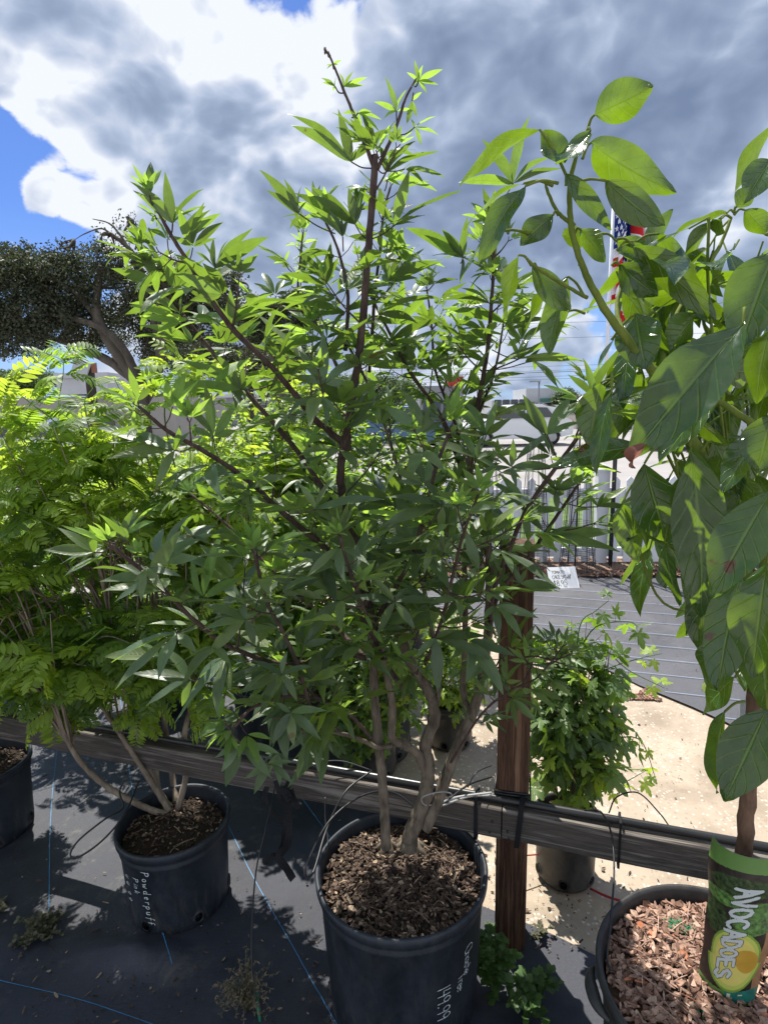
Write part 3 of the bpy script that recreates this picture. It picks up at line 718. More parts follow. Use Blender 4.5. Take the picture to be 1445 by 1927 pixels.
while s_ < 5.5:
    o = pk.build('picket', M_VINYL, smooth=False) if pk0 is None else pk0.copy()
    if pk0 is None: pk0 = o
    else: COL.objects.link(o)
    fplace(o, s_, -.028); s_ += .135
for s_ in (-2.4, -.1, 2.15, 4.4):
    b = MB(); b.box((-.055, -.055, 0), (.055, .055, .96)); b.box((-.066, -.066, .96), (.066, .066, .98)); i = b.add(V((-.066, -.066, .98)), V((.066, -.066, .98)), V((.066, .066, .98)), V((-.066, .066, .98)), V((0, 0, 1.03)))
    for k in range(4): b.face((i + k, i + (k + 1) % 4, i + 4))
    fplace(b.build('fence_post', M_VINYL, smooth=False), s_)

# ------------------------------------------------------------------ tomato cages
def cage_stack(label, c, n, h, r, group):
    root = empty('tomato_cage', (c.x, c.y, 0), label, 'plant cage', group)
    for k in range(n):
        b = MB(); dz = .018 * k; a0 = random.uniform(0, 6.3)
        for (z, q) in ((.02, .42), (.42, .6), (.78, .78), (1.06, .93), (1.2, 1.0)):
            zz_ = h * (1 - z / 1.25) + dz
            b.tube([V((math.cos(t) * r * (1.18 - .55 * (1 - z / 1.2)), math.sin(t) * r * (1.18 - .55 * (1 - z / 1.2)), zz_)) for t in [2 * math.pi * j / 24 for j in range(25)]], .0022, 4, cap=False)
        for j in range(4):
            t = a0 + j * math.pi / 2
            b.tube([V((math.cos(t) * r * 1.18, math.sin(t) * r * 1.18, .01 + dz)), V((math.cos(t) * r * .62, math.sin(t) * r * .62, h * .98 + dz)), V((math.cos(t) * r * .5, math.sin(t) * r * .5, h * 1.1 + dz))], .0022, 4)
        b.build('wire_frame', M_WIRE).parent = root
    return root
cage_stack('tall dark wire tomato cages nested in a stack right behind the price card', atZ(1085, 1075), 5, 1.1, .145, 'stacked wire tomato cages')
cage_stack('nested wire tomato cages standing just left of the price card, partly hidden by the post', atZ(1003, 1072), 4, 1.1, .135, 'stacked wire tomato cages')
cage_stack('nested wire tomato cages at the far left of the row, behind the chaste tree branches', atZ(915, 1072), 4, 1.05, .135, 'stacked wire tomato cages')
# price card
pc_ = MB(); cc_ = atZ(1063, 1108); ang = R(4)
card = Matrix.Translation((cc_.x, cc_.y, .004)) @ Matrix.Rotation(R(3), 4, 'Z') @ Matrix.Rotation(R(-38), 4, 'X')
kx, kz = .262, .205
pc_.box((-kx / 2, 0, 0), (kx / 2, .003, kz), card)
tagc = pc_.build('price_card', M_PAPER, smooth=False); tag(tagc, 'white price card with black handwriting leaning on the tomato cages', 'sign')
wb = MB(); fm = lambda s, t: card @ V((-kx / 2 + .03 + s, -.0015, t))
write(wb, 'TOMATO', .029, .0036, fm, 0.005, .140); write(wb, 'CAGE 54"x18"', .034, .004, fm, 0.003, .092, adv=.86)
write(wb, '$8.95', .052, .0046, fm, 0.004, .026); write(wb, '_', .05, .0046, fm, .095, .026)
wo = wb.build('handwriting', M_MARKER, smooth=False); wo.parent = tagc

# slotted steel posts
def slotted(label, px, py, h, w_=.04):
    c = atZ(px, py); root = empty('slotted_post', (c.x, c.y, 0), label, 'post')
    b = MB(); b.box((-w_ / 2, -.004, 0), (-w_ / 2 + .008, .004, h)); b.box((w_ / 2 - .008, -.004, 0), (w_ / 2, .004, h))
    z = 0
    while z < h: b.box((-w_ / 2 + .008, -.0035, z), (w_ / 2 - .008, .0035, z + .022)); z += .042
    b.box((w_ / 2 - .004, .004, 0), (w_ / 2, .04, h)); b.build('angle', M_DKMETAL, smooth=False).parent = root
    return root, c
slotted('dark perforated steel post in front of the picket fence, left of the avocado leaves', 1147, 1070, 1.85)
slotted('second dark perforated steel post, seen through the cages behind the chaste tree leaves', 1096, 1064, 1.3)

# ------------------------------------------------------------------ flagpole and flag
fp = atZ(1137, 775.5); fpd = 24.0
base = atY(1137, 762, fpd); base.z = 0
topz = atY(1143, 318, fpd).z
fpole = empty('flagpole', base, 'tall thin white flagpole with a gold disc on top rising behind the avocado tree', 'flagpole')
b = MB(); b.tube([base, V((base.x, base.y, topz))], [.09, .05], 10); b.build('pole', M_VINYL, fpole)
b = MB(); cz = topz + .08
b.lathe([(0.001, cz - .10), (.24, cz - .04), (.27, cz + .02), (.18, cz + .10), (.001, cz + .14)], V((base.x, base.y, 0)), 20)
b.build('finial', simple('gold_finial', (.55, .40, .16), .4, .5, 0, metallic=.3), fpole)
b = MB(); b.box((-.35, -.35, -.02), (.35, .35, .2), Matrix.Translation((base.x, base.y, 0))); b.build('base', M_CONC, fpole, smooth=False)
M_RED = simple('flag_red', (.55, .02, .025), .8, .2, 0, var=.05); M_FWHITE = simple('flag_white', (.8, .8, .8), .8, .2, 0, var=.03); M_FBLUE = simple('flag_blue', (.012, .035, .20), .8, .2, 0, var=.05)
fl = MB(); H_ = 4.4; W_ = 6.2; NXf, NYf = 78, 52
zt = topz - .5
def flag_pt(u, v):       # hanging limp: columns crowd together and sag
    x = .08 + 1.35 * (u ** .8) + .35 * math.sin(u * 15 + v * 1.5) * (.25 + .75 * v) * min(1, u * 4) ; yy = .55 * math.sin(u * 21 + 1.0) * min(1, u * 3)
    z = zt - v * H_ - 2.2 * (u ** 1.3) + .25 * math.sin(u * 9)
    return V((base.x + x, base.y + yy, z))
for j in range(NYf + 1):
    for k in range(NXf + 1): fl.v.append(flag_pt(k / NXf, j / NYf))
for j in range(NYf):
    for k in range(NXf):
        u, v = (k + .5) / NXf, (j + .5) / NYf; a = j * (NXf + 1) + k
        mi = 0 if int(v * 13) % 2 == 0 else 1
        if u < .4 and v < 7 / 13: mi = 2
        fl.face((a, a + 1, a + NXf + 2, a + NXf + 1), None, mi)
fo = fl.build('flag', [M_RED, M_FWHITE, M_FBLUE]); 
st = MB()
for rw in range(9):
    for cl in range(6 if rw % 2 == 0 else 5):
        u = (.4 / 6) * (cl + .5 + (.5 if rw % 2 else 0)); v = (7 / 13) * (rw + 1) / 10
        for side in (-1, 1):
            c = flag_pt(u, v); du = (flag_pt(u + .004, v) - c); dv = (flag_pt(u, v + .004) - c); du.normalize(); dv.normalize(); n_ = du.cross(dv).normalized() * .012 * side
            pts = [c + n_ + (du * math.sin(a) * q + dv * -math.cos(a) * q) for a, q in [(math.pi * k / 5, .135 if k % 2 == 0 else .055) for k in range(10)]]
            i = st.add(*pts); st.face(range(i, i + 10))
st.build('stars', M_FWHITE, smooth=False).parent = fo
tag(fo, 'american flag with stars and red and white stripes hanging limp from the pole', 'flag')

# ------------------------------------------------------------------ far buildings, cars, wires
def M_col(n, c, r=.8, v=.08): return simple(n, c, r, .3, .1, 10, v, vscale=1.5)
M_WWALL = M_col('white_render', (.48, .49, .50)); M_GREYW = M_col('grey_panel', (.25, .26, .28)); M_REDW = M_col('red_fascia', (.42, .04, .04)); M_ORW = M_col('orange_band', (.50, .17, .07)); M_GRW = M_col('green_band', (.10, .25, .20)); M_GLASS = simple('dark_window_glass', (.03, .04, .05), .1, .8, 0, var=.1)
M_ROOF = M_col('pale_roof', (.48, .49, .51)); M_TANW = M_col('tan_wall', (.33, .31, .28))
def bx(name, x0, x1, y0, y1, z0, z1, m, par):
    b = MB(); b.box((x0, y0, z0), (x1, y1, z1)); return b.build(name, m, par, smooth=False)
def X(px, Y): return atY(px, 765, Y).x
def Z(py, Y, px=722): return atY(px, py, Y).z
Y0 = 62; bd = empty('restaurant_building', (X(1000, Y0), Y0, 0), 'modern white and grey shop building with orange and green bands beyond the car park', 'building')
bx('wall', X(925, Y0), X(1043, Y0), Y0, Y0 + 14, -.1, Z(752, Y0, 1000), M_WWALL, bd)
bx('parapet', X(988, Y0), X(1043, Y0), Y0 - .25, Y0 + 6, Z(757, Y0, 1000), Z(731, Y0, 1000), M_WWALL, bd)
bx('green_band', X(1012, Y0), X(1044, Y0), Y0 - .5, Y0 - .3, Z(757, Y0, 1000), Z(750, Y0, 1000), M_GRW, bd)
bx('orange_band', X(1012, Y0), X(1044, Y0), Y0 - .45, Y0 - .3, Z(772, Y0, 1000), Z(763, Y0, 1000), M_ORW, bd)
for k in range(7):
    xx = X(930 + k * 15.5, Y0); bx('window', xx, xx + .7, Y0 - .06, Y0 - .01, .6, 2.3, M_GLASS, bd)
bx('canopy', X(975, Y0), X(1046, Y0), Y0 - 1.6, Y0 - .52, Z(759, Y0, 1000), Z(757, Y0, 1000), M_GREYW, bd)
Y0 = 48; bd = empty('red_shop', (X(850, Y0), Y0, 0), 'low dark shop with a red sign box on its roof behind the chaste tree branches', 'building')
bx('wall', X(790, Y0), X(872, Y0), Y0, Y0 + 10, -.1, Z(728, Y0), M_GREYW, bd)
bx('sign_box', X(842, Y0), X(870, Y0), Y0 - .4, Y0 + 2, Z(729, Y0), Z(711, Y0), M_REDW, bd)
bx('trim', X(842, Y0), X(870, Y0), Y0 - .45, Y0 + 2.05, Z(712, Y0), Z(709, Y0), M_WWALL, bd)
for k in range(4): xx = X(796 + k * 19, Y0); bx('window', xx, xx + .6, Y0 - .06, Y0 - .01, .6, 2.2, M_GLASS, bd)
Y0 = 40; bd = empty('low_store', (X(1180, Y0), Y0, 0), 'long low pale building behind the palms at the right', 'building')
bx('wall', X(1085, Y0), X(1290, Y0), Y0, Y0 + 12, -.1, Z(768, Y0, 1180), M_TANW, bd)
bx('roof_edge', X(1083, Y0), X(1292, Y0), Y0 - .3, Y0 + 12.3, Z(768, Y0, 1180), Z(759, Y0, 1180), M_ROOF, bd)
for k in range(6): xx = X(1095 + k * 33, Y0); bx('window', xx, xx + .7, Y0 - .06, Y0 - .01, .5, 1.5, M_GLASS, bd)
Y0 = 30; bd = empty('white_warehouse', (X(170, Y0), Y0, 0), 'low white building with a stepped roof under the oak tree at the left', 'building')
bx('wall', X(-80, Y0), X(330, Y0), Y0, Y0 + 10, -.1, Z(746, Y0, 170), M_TANW, bd)
bx('roof', X(120, Y0), X(215, Y0), Y0 - .4, Y0 + 6, Z(742, Y0, 170), Z(712, Y0, 170), M_ROOF, bd)
b = MB(); xl, xr = X(118, Y0), X(217, Y0); zt_ = Z(712, Y0, 170)
b.box((xl, Y0 - .5, zt_), (xr, Y0 + 6, zt_ + .25)); b.build('roof_cap', M_ROOF, bd, smooth=False)
for k in range(6): xx = X(-60 + k * 60, Y0); bx('window', xx, xx + .9, Y0 - .06, Y0 - .01, .6, 1.3, M_GLASS, bd)
bd = empty('grey_offices', (X(500, 75), 75, 0), 'long flat roofed grey building far off behind the foliage', 'building')
bx('wall', X(330, 75), X(760, 75), 75, 90, -.1, 3.4, M_GREYW, bd); bx('roof_edge', X(328, 75), X(762, 75), 74.6, 90.4, 3.4, 3.8, M_WWALL, bd)
for k in range(9): xx = X(340 + k * 46, 75); bx('window', xx, xx + 1.6, 74.9, 74.98, .9, 2.4, M_GLASS, bd)
# dark square post with a board on top (left, above the powderpuff)
Yd = 6.2; dx = X(176, Yd); sp_ = empty('sign_post', (dx, Yd, 0), 'dark square post with a small pale board on top, above the bright shrub', 'post')
b = MB(); b.box((-.035, -.035, -.02), (.035, .035, Z(688, Yd, 175)), Matrix.Translation((dx, Yd, 0))); b.build('post', M_BARK if False else simple('dark_stained_wood', (.05, .038, .032), .8, .3, .5, 60, .3), sp_, smooth=False)
b = MB(); b.box((-.11, -.012, 0), (.05, .012, .14), Matrix.Translation((dx - .05, Yd - .06, Z(705, Yd, 170))) @ Matrix.Rotation(R(24), 4, 'Y')); b.build('board', M_WWALL, sp_, smooth=False)
b = MB(); b.box((-.0, -.012, 0), (.05, .012, .1), Matrix.Translation((dx + .036, Yd - .02, Z(702, Yd, 170)))); b.build('bracket', simple('rusty_steel', (.30, .13, .09), .8, .3, .2), sp_, smooth=False)
# lamp post
Yl = 55; lx = X(1013, Yl); lp = empty('lamp_post', (lx, Yl, 0), 'thin grey car park lamp post in front of the modern white building', 'lamp post')
b = MB(); b.tube([V((lx, Yl, 0)), V((lx, Yl, Z(719, Yl, 1013)))], [.12, .08], 8); b.build('pole', M_GREYW, lp)
b = MB(); b.box((-.9, -.15, 0), (.1, .15, .14), Matrix.Translation((lx, Yl, Z(719, Yl, 1013)))); b.build('lamp_head', M_GREYW, lp, smooth=False)

M_CARP = simple('white_car_paint', (.72, .73, .74), .22, .6, 0, var=.02); M_TYRE = simple('tyre_rubber', (.02, .02, .02), .85, .3, .2); M_CGLASS = simple('tinted_car_glass', (.02, .026, .03), .08, .9, 0, var=.1)
M_TAIL = simple('red_tail_lamp', (.4, .01, .01), .3, .6, 0)
def make_car(label, x, y, rz, paint=None, name='parked_car'):
    root = empty(name, (x, y, 0), label, 'car', 'cars parked beyond the fence'); root.rotation_euler.z = rz
    side = [(-2.25, .42), (-2.3, .75), (-2.2, 1.0), (-1.95, 1.12), (-1.55, 1.55), (-1.1, 1.68), (.2, 1.66), (.75, 1.45), (1.15, 1.08), (1.95, .95), (2.25, .78), (2.28, .45), (1.9, .30), (1.82, .30)]
    def arch(cx): return [(cx + .38 * math.cos(a), .32 + .38 * math.sin(a)) for a in [R(0 + 20 * k) for k in range(10)]]
    low = [(1.8, .32)] + arch(1.42)[1:-1] + [(1.02, .28), (-1.0, .28)] + arch(-1.40)[1:-1] + [(-1.8, .32), (-1.9, .34)]
    out = side + low
    b = MB(); n = len(out); rows = []
    for (yy, sc, inx) in ((-.88, .0, 1), (-.90, 0, 0), (.90, 0, 0), (.88, 0, 1)):
        vs = []
        for (px, pz) in out:
            t = max(0, (pz - 1.0) / .7); vs.append(V((px * (.985 if inx else 1), yy * (1 - .22 * t), pz - (.012 if inx and pz > 1 else 0))))
        rows.append(b.add(*vs))
    for a, c in ((0, 1), (1, 2), (2, 3)):
        for k in range(n):
            q = (k + 1) % n; b.face((rows[a] + k, rows[a] + q, rows[c] + q, rows[c] + k))
    b.face([rows[0] + k for k in range(n)]); b.face([rows[3] + k for k in range(n)][::-1])
    o = b.build('body', paint or M_CARP, smooth=False); o.parent = root
    for s in (-1, 1):
        for quad in (((-1.48, 1.14), (-1.20, 1.52), (-.35, 1.56), (-.35, 1.12)), ((-.27, 1.12), (-.27, 1.56), (.22, 1.54), (.72, 1.36), (.95, 1.10))):
            w_ = MB(); vs = [V((px, s * (.905 * (1 - .22 * max(0, (pz - 1.0) / .7)) + .004), pz)) for px, pz in quad]; i = w_.add(*vs); w_.face(range(i, i + len(vs)))
            w_.build('side_window', M_CGLASS, smooth=False).parent = root
    for nm, pts in (('windscreen', ((.80, 1.43), (1.12, 1.12))), ('rear_window', ((-1.60, 1.52), (-1.93, 1.16)))):
        w_ = MB(); sg = 1 if pts[0][0] > 0 else -1
        i = w_.add(*[V((px + sg * .02, yy * (1 - .22 * (pz - 1) / .7), pz + .015)) for (px, pz), yy in ((pts[0], -.8), (pts[0], .8), (pts[1], .82), (pts[1], -.82))]); w_.face((i, i + 1, i + 2, i + 3)); w_.build(nm, M_CGLASS, smooth=False).parent = root
    for cx in (-1.40, 1.42):
        for s in (-1, 1):
            t = MB(); C_ = V((cx, s * .80, .32)); t.tube([C_ + V((0, -.1, 0)), C_ + V((0, .1, 0))], .32, 20); wo_ = t.build('wheel', M_TYRE, smooth=False); wo_.parent = root
            t = MB(); 
            t.tube([C_ + V((0, s * .1, 0)), C_ + V((0, s * .106, 0))], [.2, .17], 10); ro = t.build('rim', M_METAL, smooth=False); ro.parent = wo_
    for s in (-1, 1):
        t = MB(); t.box((-.02, -.16, -.08), (.02, .16, .08), Matrix.Translation((2.26, s * .66, .74))); t.build('headlight', M_METAL, smooth=False).parent = root
        t = MB(); t.box((-.02, -.12, -.1), (.02, .12, .1), Matrix.Translation((-2.28, s * .72, .86))); t.build('tail_light', M_TAIL, smooth=False).parent = root
    return root
make_car('white car parked side on beyond the picket fence, behind the chaste tree leaves', X(965, 25), 25, R(184))
make_car('white car far left, its roof just showing above the bright shrub', X(40, 15), 15, R(10))
M_CARS = simple('silver_car_paint', (.42, .44, .46), .3, .6, 0, var=.02)
make_car('silver car parked further right behind the avocado leaves', X(1330, 21), 21, R(176), M_CARS)
M_CARD = simple('blue_car_paint', (.05, .12, .22), .3, .6, 0, var=.02)
make_car('dark blue car glimpsed through the middle of the chaste tree', X(760, 24), 24, R(8), M_CARD)

# utility poles and wires
def upole(label, x, y, h=11):
    r = empty('utility_pole', (x, y, 0), label, 'utility pole', 'utility poles along the road')
    b = MB(); b.tube([V((x, y, -.05)), V((x, y, h))], [.17, .11], 10); b.build('pole', M_OBARK, r)
    b = MB(); b.box((-.08, -1.2, -.08), (.08, 1.2, .08), Matrix.Translation((x, y, h - 1.0))); b.build('crossarm', M_OBARK, r, smooth=False)
Yw = 44
upole('brown utility pole outside the photo at the left carrying the power lines', X(-330, Yw), Yw, 10.5); upole('brown utility pole outside the photo at the right carrying the power lines', X(1760, Yw), Yw, 10.5)
hs = [Z(p, Yw, 980) for p in (612, 640, 692, 700, 703, 711, 716)]
for k, hh in enumerate(hs):
    b = MB(); xa_, xb_ = X(-330, Yw), X(1760, Yw); yy = Yw + (k - 3) * .18
    pts = [V((xa_ + (xb_ - xa_) * t / 30, yy, hh + (.5 + .06 * k) * ((2 * t / 30 - 1) ** 2))) for t in range(31)]
    b.tube(pts, .010 if k != 4 else .018, 5)
    tag(b.build('power_line', M_BLACKRUB), ('highest thin overhead line', 'second highest overhead line', 'third overhead line from the top', 'middle overhead line', 'thickest overhead cable', 'second lowest overhead line', 'lowest overhead line')[k] + ' crossing the sky above the far buildings', 'cable', 'overhead lines')

# ------------------------------------------------------------------ leaves
def leaf(b, base, d, n, L, W, shape='lance', segs=6, fold=.25, curl=.5, wave=0.0, across=1, m=None, twist=0.0, prof=None):
    d = d.normalized(); s = d.cross(n); s = s.normalized() if s.length > 1e-5 else d.orthogonal().normalized(); n = s.cross(d).normalized()
    p = base.copy(); cols = 2 * across + 1; prev = None; ph = random.uniform(0, 6.3)
    for k in range(segs + 1):
        t = k / segs
        if shape == 'lance': w = math.sin(math.pi * t ** .85) ** 1.0 * (1 - .15 * t)
        elif shape == 'oval': w = math.sin(math.pi * min(1, t * .97 + .03)) ** .75
        elif shape == 'avo': w = (math.sin(math.pi * t ** .93) ** .88) * (1 - .10 * t) + .05 * max(0, 1 - abs(t - .96) * 14)
        if k == segs or k == 0: w = max(w, .02) if k == 0 else .015
        w *= W * .5
        row = []
        for c in range(-across, across + 1):
            u = c / across
            q = p + s * (u * w) + n * (abs(u) ** 1.2 * w * math.tan(fold)) + n * (wave * W * math.sin(t * 9 + ph + (c > 0) * 1.3) * abs(u) ** 2)
            row.append(q)
        i = b.add(*row)
        if prev is not None:
            for c in range(cols - 1):
                u0, u1 = c / (cols - 1), (c + 1) / (cols - 1); v0, v1 = (k - 1) / segs, t
                b.face((prev + c, prev + c + 1, i + c + 1, i + c), [(u0, v0), (u1, v0), (u1, v1), (u0, v1)], m)
        prev = i
        # advance and bend down along -n
        q = Quaternion(s, -curl / segs)
        d = (q @ d).normalized(); n = s.cross(d).normalized()
        if twist: qt = Quaternion(d, twist / segs); s = (qt @ s).normalized(); n = s.cross(d).normalized()
        p = p + d * (L / segs)
    return p
def ortho(n, d): 
    n = n - d * n.dot(d); return n.normalized() if n.length > 1e-4 else d.orthogonal().normalized()
def rv(a=1): return V((random.uniform(-a, a), random.uniform(-a, a), random.uniform(-a, a)))
UP = V((0, 0, 1))
def palmate(bl, bs, base, d, L, n=None, petiole=.03, nl=5, spread=78, curl=.3, m=0, droop=0.0, wr=.25, rr_=.0011):
    d = d.normalized(); n = ortho((n or UP) + rv(.25), d)
    c = base + d * petiole
    if petiole > .005 and bs is not None:
        bs.tube([base, base + d * petiole * .5 - n * petiole * .06, c], rr_, 4, cap=False)
    s = d.cross(n)
    fr = {3: (0, .62, -.62), 5: (0, .52, -.52, 1, -1), 7: (0, .36, -.36, .72, -.72, 1.05, -1.05)}[nl]
    ln = {3: (1, .75, .75), 5: (1, .86, .86, .52, .52), 7: (1, .92, .92, .72, .72, .42, .42)}[nl]
    for f, l_ in zip(fr, ln):
        a = R(spread) * f + random.gauss(0, .07)
        dd = (d * math.cos(a) + s * math.sin(a) - n * (droop + random.uniform(-.08, .12)) + n * .10).normalized()
        ll = L * l_ * random.uniform(.88, 1.1)
        nn = ortho(n + s * random.gauss(0, .25), dd)
        leaf(bl, c + dd * .003, dd, nn, ll, max(.009, ll * wr * random.uniform(.88, 1.12)) * (1 if l_ > .6 else 1.12), 'lance', 7, random.uniform(.12, .42), curl + random.uniform(-.25, .35), .05, 1, m, random.gauss(0, .25))
# ================================================================== PLANTS
import numpy as np
class TB:
    """many transformed copies of small all-quad leaf templates joined into one mesh"""
    def __init__(s): s.V = []; s.F = []; s.U = []; s.M = []; s.n = 0
    def put(s, T, mat4, m=0):
        v, f, uv = T
        A = np.array(mat4)
        s.V.append(v @ A[:3, :3].T + A[:3, 3]); s.F.append(f + s.n); s.U.append(uv); s.M.append(np.full(len(f), m, dtype=np.int32)); s.n += len(v)
    def addmb(s, b):
        T = tmpl(b); s.V.append(T[0]); s.F.append(T[1] + s.n); s.U.append(T[2]); s.M.append(np.array(b.mi, dtype=np.int32)); s.n += len(T[0])
    def build(s, name, mats, parent=None):
        v = np.concatenate(s.V); f = np.concatenate(s.F); u = np.concatenate(s.U); mm = np.concatenate(s.M)
        if parent is not None: v = v - np.array(parent.location)
        me = bpy.data.meshes.new(name)
        me.vertices.add(len(v)); me.vertices.foreach_set('co', v.astype(np.float32).ravel())
        me.loops.add(f.size); me.loops.foreach_set('vertex_index', f.astype(np.int32).ravel())
        me.polygons.add(len(f)); me.polygons.foreach_set('loop_start', np.arange(0, f.size, 4, dtype=np.int32))
        try: me.polygons.foreach_set('loop_total', np.full(len(f), 4, dtype=np.int32))
        except Exception: pass
        me.uv_layers.new(name='UVMap').data.foreach_set('uv', u.astype(np.float32).ravel())
        for m in (mats if isinstance(mats, (list, tuple)) else [mats]): me.materials.append(m)
        me.polygons.foreach_set('material_index', mm); me.polygons.foreach_set('use_smooth', np.ones(len(f), dtype=bool))
        me.update(calc_edges=True); me.validate()
        o = bpy.data.objects.new(name, me); COL.objects.link(o)
        if parent is not None: o.parent = parent
        return o
def tmpl(b):
    if any(len(f) != 4 for f in b.f):
        keep = [i for i, f in enumerate(b.f) if len(f) == 4]; offs = [0]
        for f in b.f: offs.append(offs[-1] + len(f))
        uv = []; [uv.extend(b.uv[offs[i]:offs[i + 1]]) for i in keep]
        b.uv = uv; b.mi = [b.mi[i] for i in keep]; b.f = [b.f[i] for i in keep]
    return (np.array([tuple(x) for x in b.v]), np.array(b.f, dtype=np.int32), np.array(b.uv))
def frame(p, d, n, s=1.0):
    d = d.normalized(); n = ortho(n, d); x = d.cross(n)
    return Matrix(((x.x * s, d.x * s, n.x * s, p.x), (x.y * s, d.y * s, n.y * s, p.y), (x.z * s, d.z * s, n.z * s, p.z), (0, 0, 0, 1)))
YV = V((0, 1, 0)); ZV = V((0, 0, 1)); O0 = V((0, 0, 0))
def skin(pts, n=7): return catmull(pts, n)

# ------------------------------------------------------------------ chaste tree
random.seed(21)
ct = empty('chaste_tree', (cM.x, cM.y, zsM), 'tall open chaste tree with grey-green hand shaped leaves growing in the big central pot', 'tree')
BL = MB(); BS = MB(); BT = MB()      # leaves, green-brown twigs, bark of the trunk
def P3(l): return [atY(x, y, Y) for x, y, Y in l]
def stem(b, l, r0, r1, n=8, sides=8, wob=.0):
    P = catmull(P3(l), n); m_ = len(P)
    if b is BT: r0 *= .86; r1 *= .88
    rad = [r0 + (r1 - r0) * (k / (m_ - 1)) ** .8 for k in range(m_)]
    for k in range(1, m_ - 1): P[k] = P[k] + rv(1) * rad[k] * .12; rad[k] *= random.uniform(.94, 1.08)
    b.tube(P, rad, sides); return P, rad
Yb = cM.y
trunkA = stem(BT, [(727, 1596, Yb - .03), (722, 1500, Yb - .02), (712, 1390, Yb - .02), (702, 1260, Yb - .01), (698, 1170, Yb)], .0155, .011)
trunkB = stem(BT, [(768, 1600, Yb + .0), (775, 1565, Yb + .01), (800, 1500, Yb + .02), (806, 1450, Yb + .03), (800, 1400, Yb + .04), (818, 1350, Yb + .05), (806, 1300, Yb + .05), (776, 1255, Yb + .05), (740, 1160, Yb + .02), (712, 1090, Yb - .0)], .027, .012)
trunkC = stem(BT, [(798, 1560, Yb + .01), (826, 1500, Yb + .03), (852, 1425, Yb + .05), (893, 1330, Yb + .07), (911, 1250, Yb + .08), (920, 1150, Yb + .08), (920, 1050, Yb + .08), (905, 960, Yb + .1), (884, 890, Yb + .1), (890, 800, Yb + .09)], .021, .009)
trunkD = stem(BT, [(884, 1350, Yb + .07), (872, 1300, Yb + .10), (875, 1200, Yb + .14), (874, 1080, Yb + .17), (872, 960, Yb + .18), (864, 870, Yb + .18)], .011, .007)
bB = stem(BT, [(802, 1455, Yb + .03), (785, 1418, Yb + .01), (757, 1400, Yb - .02), (737, 1388, Yb - .03), (738, 1330, Yb - .03), (722, 1240, Yb - .03), (700, 1180, Yb - .01)], .0145, .0095)
bL = stem(BT, [(737, 1403, Yb - .035), (712, 1407, Yb - .05), (690, 1397, Yb - .06), (650, 1382, Yb - .1), (590, 1375, Yb - .16), (515, 1380, Yb - .23)], .0085, .004)
bR2 = stem(BT, [(815, 1350, Yb + .05), (826, 1290, Yb + .07), (818, 1220, Yb + .1), (800, 1120, Yb + .14), (770, 1000, Yb + .18), (748, 880, Yb + .22), (700, 740, Yb + .26), (640, 620, Yb + .28)], .009, .004)
# root flare
for k in range(9):
    a = k * .7 + .2; c = atZ(772, 1598, zsM + .02)
    BT.tube([c + V((0, 0, .03)), c + V((math.cos(a) * .03, math.sin(a) * .03, .006)), c + V((math.cos(a) * .06, math.sin(a) * .06, -.012))], [.014, .010, .004], 6)
for k in range(5):
    a = k * 1.3 + .2; c = atZ(728, 1600, zsM + .02)
    BT.tube([c + V((0, 0, .03)), c + V((math.cos(a) * .022, math.sin(a) * .022, .006)), c + V((math.cos(a) * .035, math.sin(a) * .035, -.012))], [.011, .008, .003], 6)
leaders = []
def L_(l, r0, r1, f0=.35, L=.115, sp=.075, tw=.25, young=.12): leaders.append((stem(BS, l, r0, r1), f0, L, sp, tw, young))
# main leader, cut square above the fork
L_([(698, 1175, Yb), (688, 1090, Yb - .01), (672, 1020, Yb - .03), (650, 960, Yb - .05), (640, 890, Yb - .07), (650, 828, Yb - .07), (664, 740, Yb - .08), (674, 680, Yb - .08), (686, 560, Yb - .09), (697, 420, Yb - .1), (706, 292, Yb - .1)], .012, .0068, .02, .12, .085, .45, 0)
BS.tube([atY(x, y, Yb - .07) for x, y in ((655, 850), (648, 832), (655, 815))], [.008, .015, .009], 8)
L_([(703, 314, Yb - .1), (680, 250, Yb - .11), (655, 190, Yb - .12), (637, 145, Yb - .12), (620, 104, Yb - .13)], .0042, .0018, .95, .04, .03, 0, .5)
L_([(710, 318, Yb - .1), (745, 240, Yb - .09), (763, 185, Yb - .08), (783, 148, Yb - .08)], .0042, .0018, .95, .04, .03, 0, .5)
L_([(648, 835, Yb - .07), (590, 785, Yb - .1), (520, 700, Yb - .14), (439, 620, Yb - .19), (389, 550, Yb - .22), (354, 492, Yb - .24), (315, 430, Yb - .26), (283, 365, Yb - .27)], .0085, .0026, .05, .105, .065, .3)
L_([(630, 955, Yb - .05), (560, 850, Yb - .03), (470, 745, Yb - .03), (401, 663, Yb - .05), (346, 594, Yb - .06), (296, 518, Yb - .08), (262, 470, Yb - .09)], .007, .0026, .08, .105, .065, .35)
L_([(690, 1125, Yb), (621, 1041, Yb - .07), (528, 961, Yb - .16), (469, 906, Yb - .21), (394, 855, Yb - .27), (315, 810, Yb - .33), (262, 765, Yb - .38)], .0085, .003, .1, .115, .065, .35)
L_([(696, 1240, Yb - .02), (640, 1230, Yb - .08), (540, 1250, Yb - .17), (440, 1220, Yb - .26), (370, 1170, Yb - .33), (288, 1091, Yb - .41), (209, 1026, Yb - .47)], .007, .003, .1, .11, .06, .3)
L_([(640, 1380, Yb - .1), (590, 1340, Yb - .2), (560, 1250, Yb - .27), (528, 1180, Yb - .3), (505, 1140, Yb - .32), (490, 1090, Yb - .33), (478, 1040, Yb - .35)], .005, .0026, .1, .11, .06, .25)
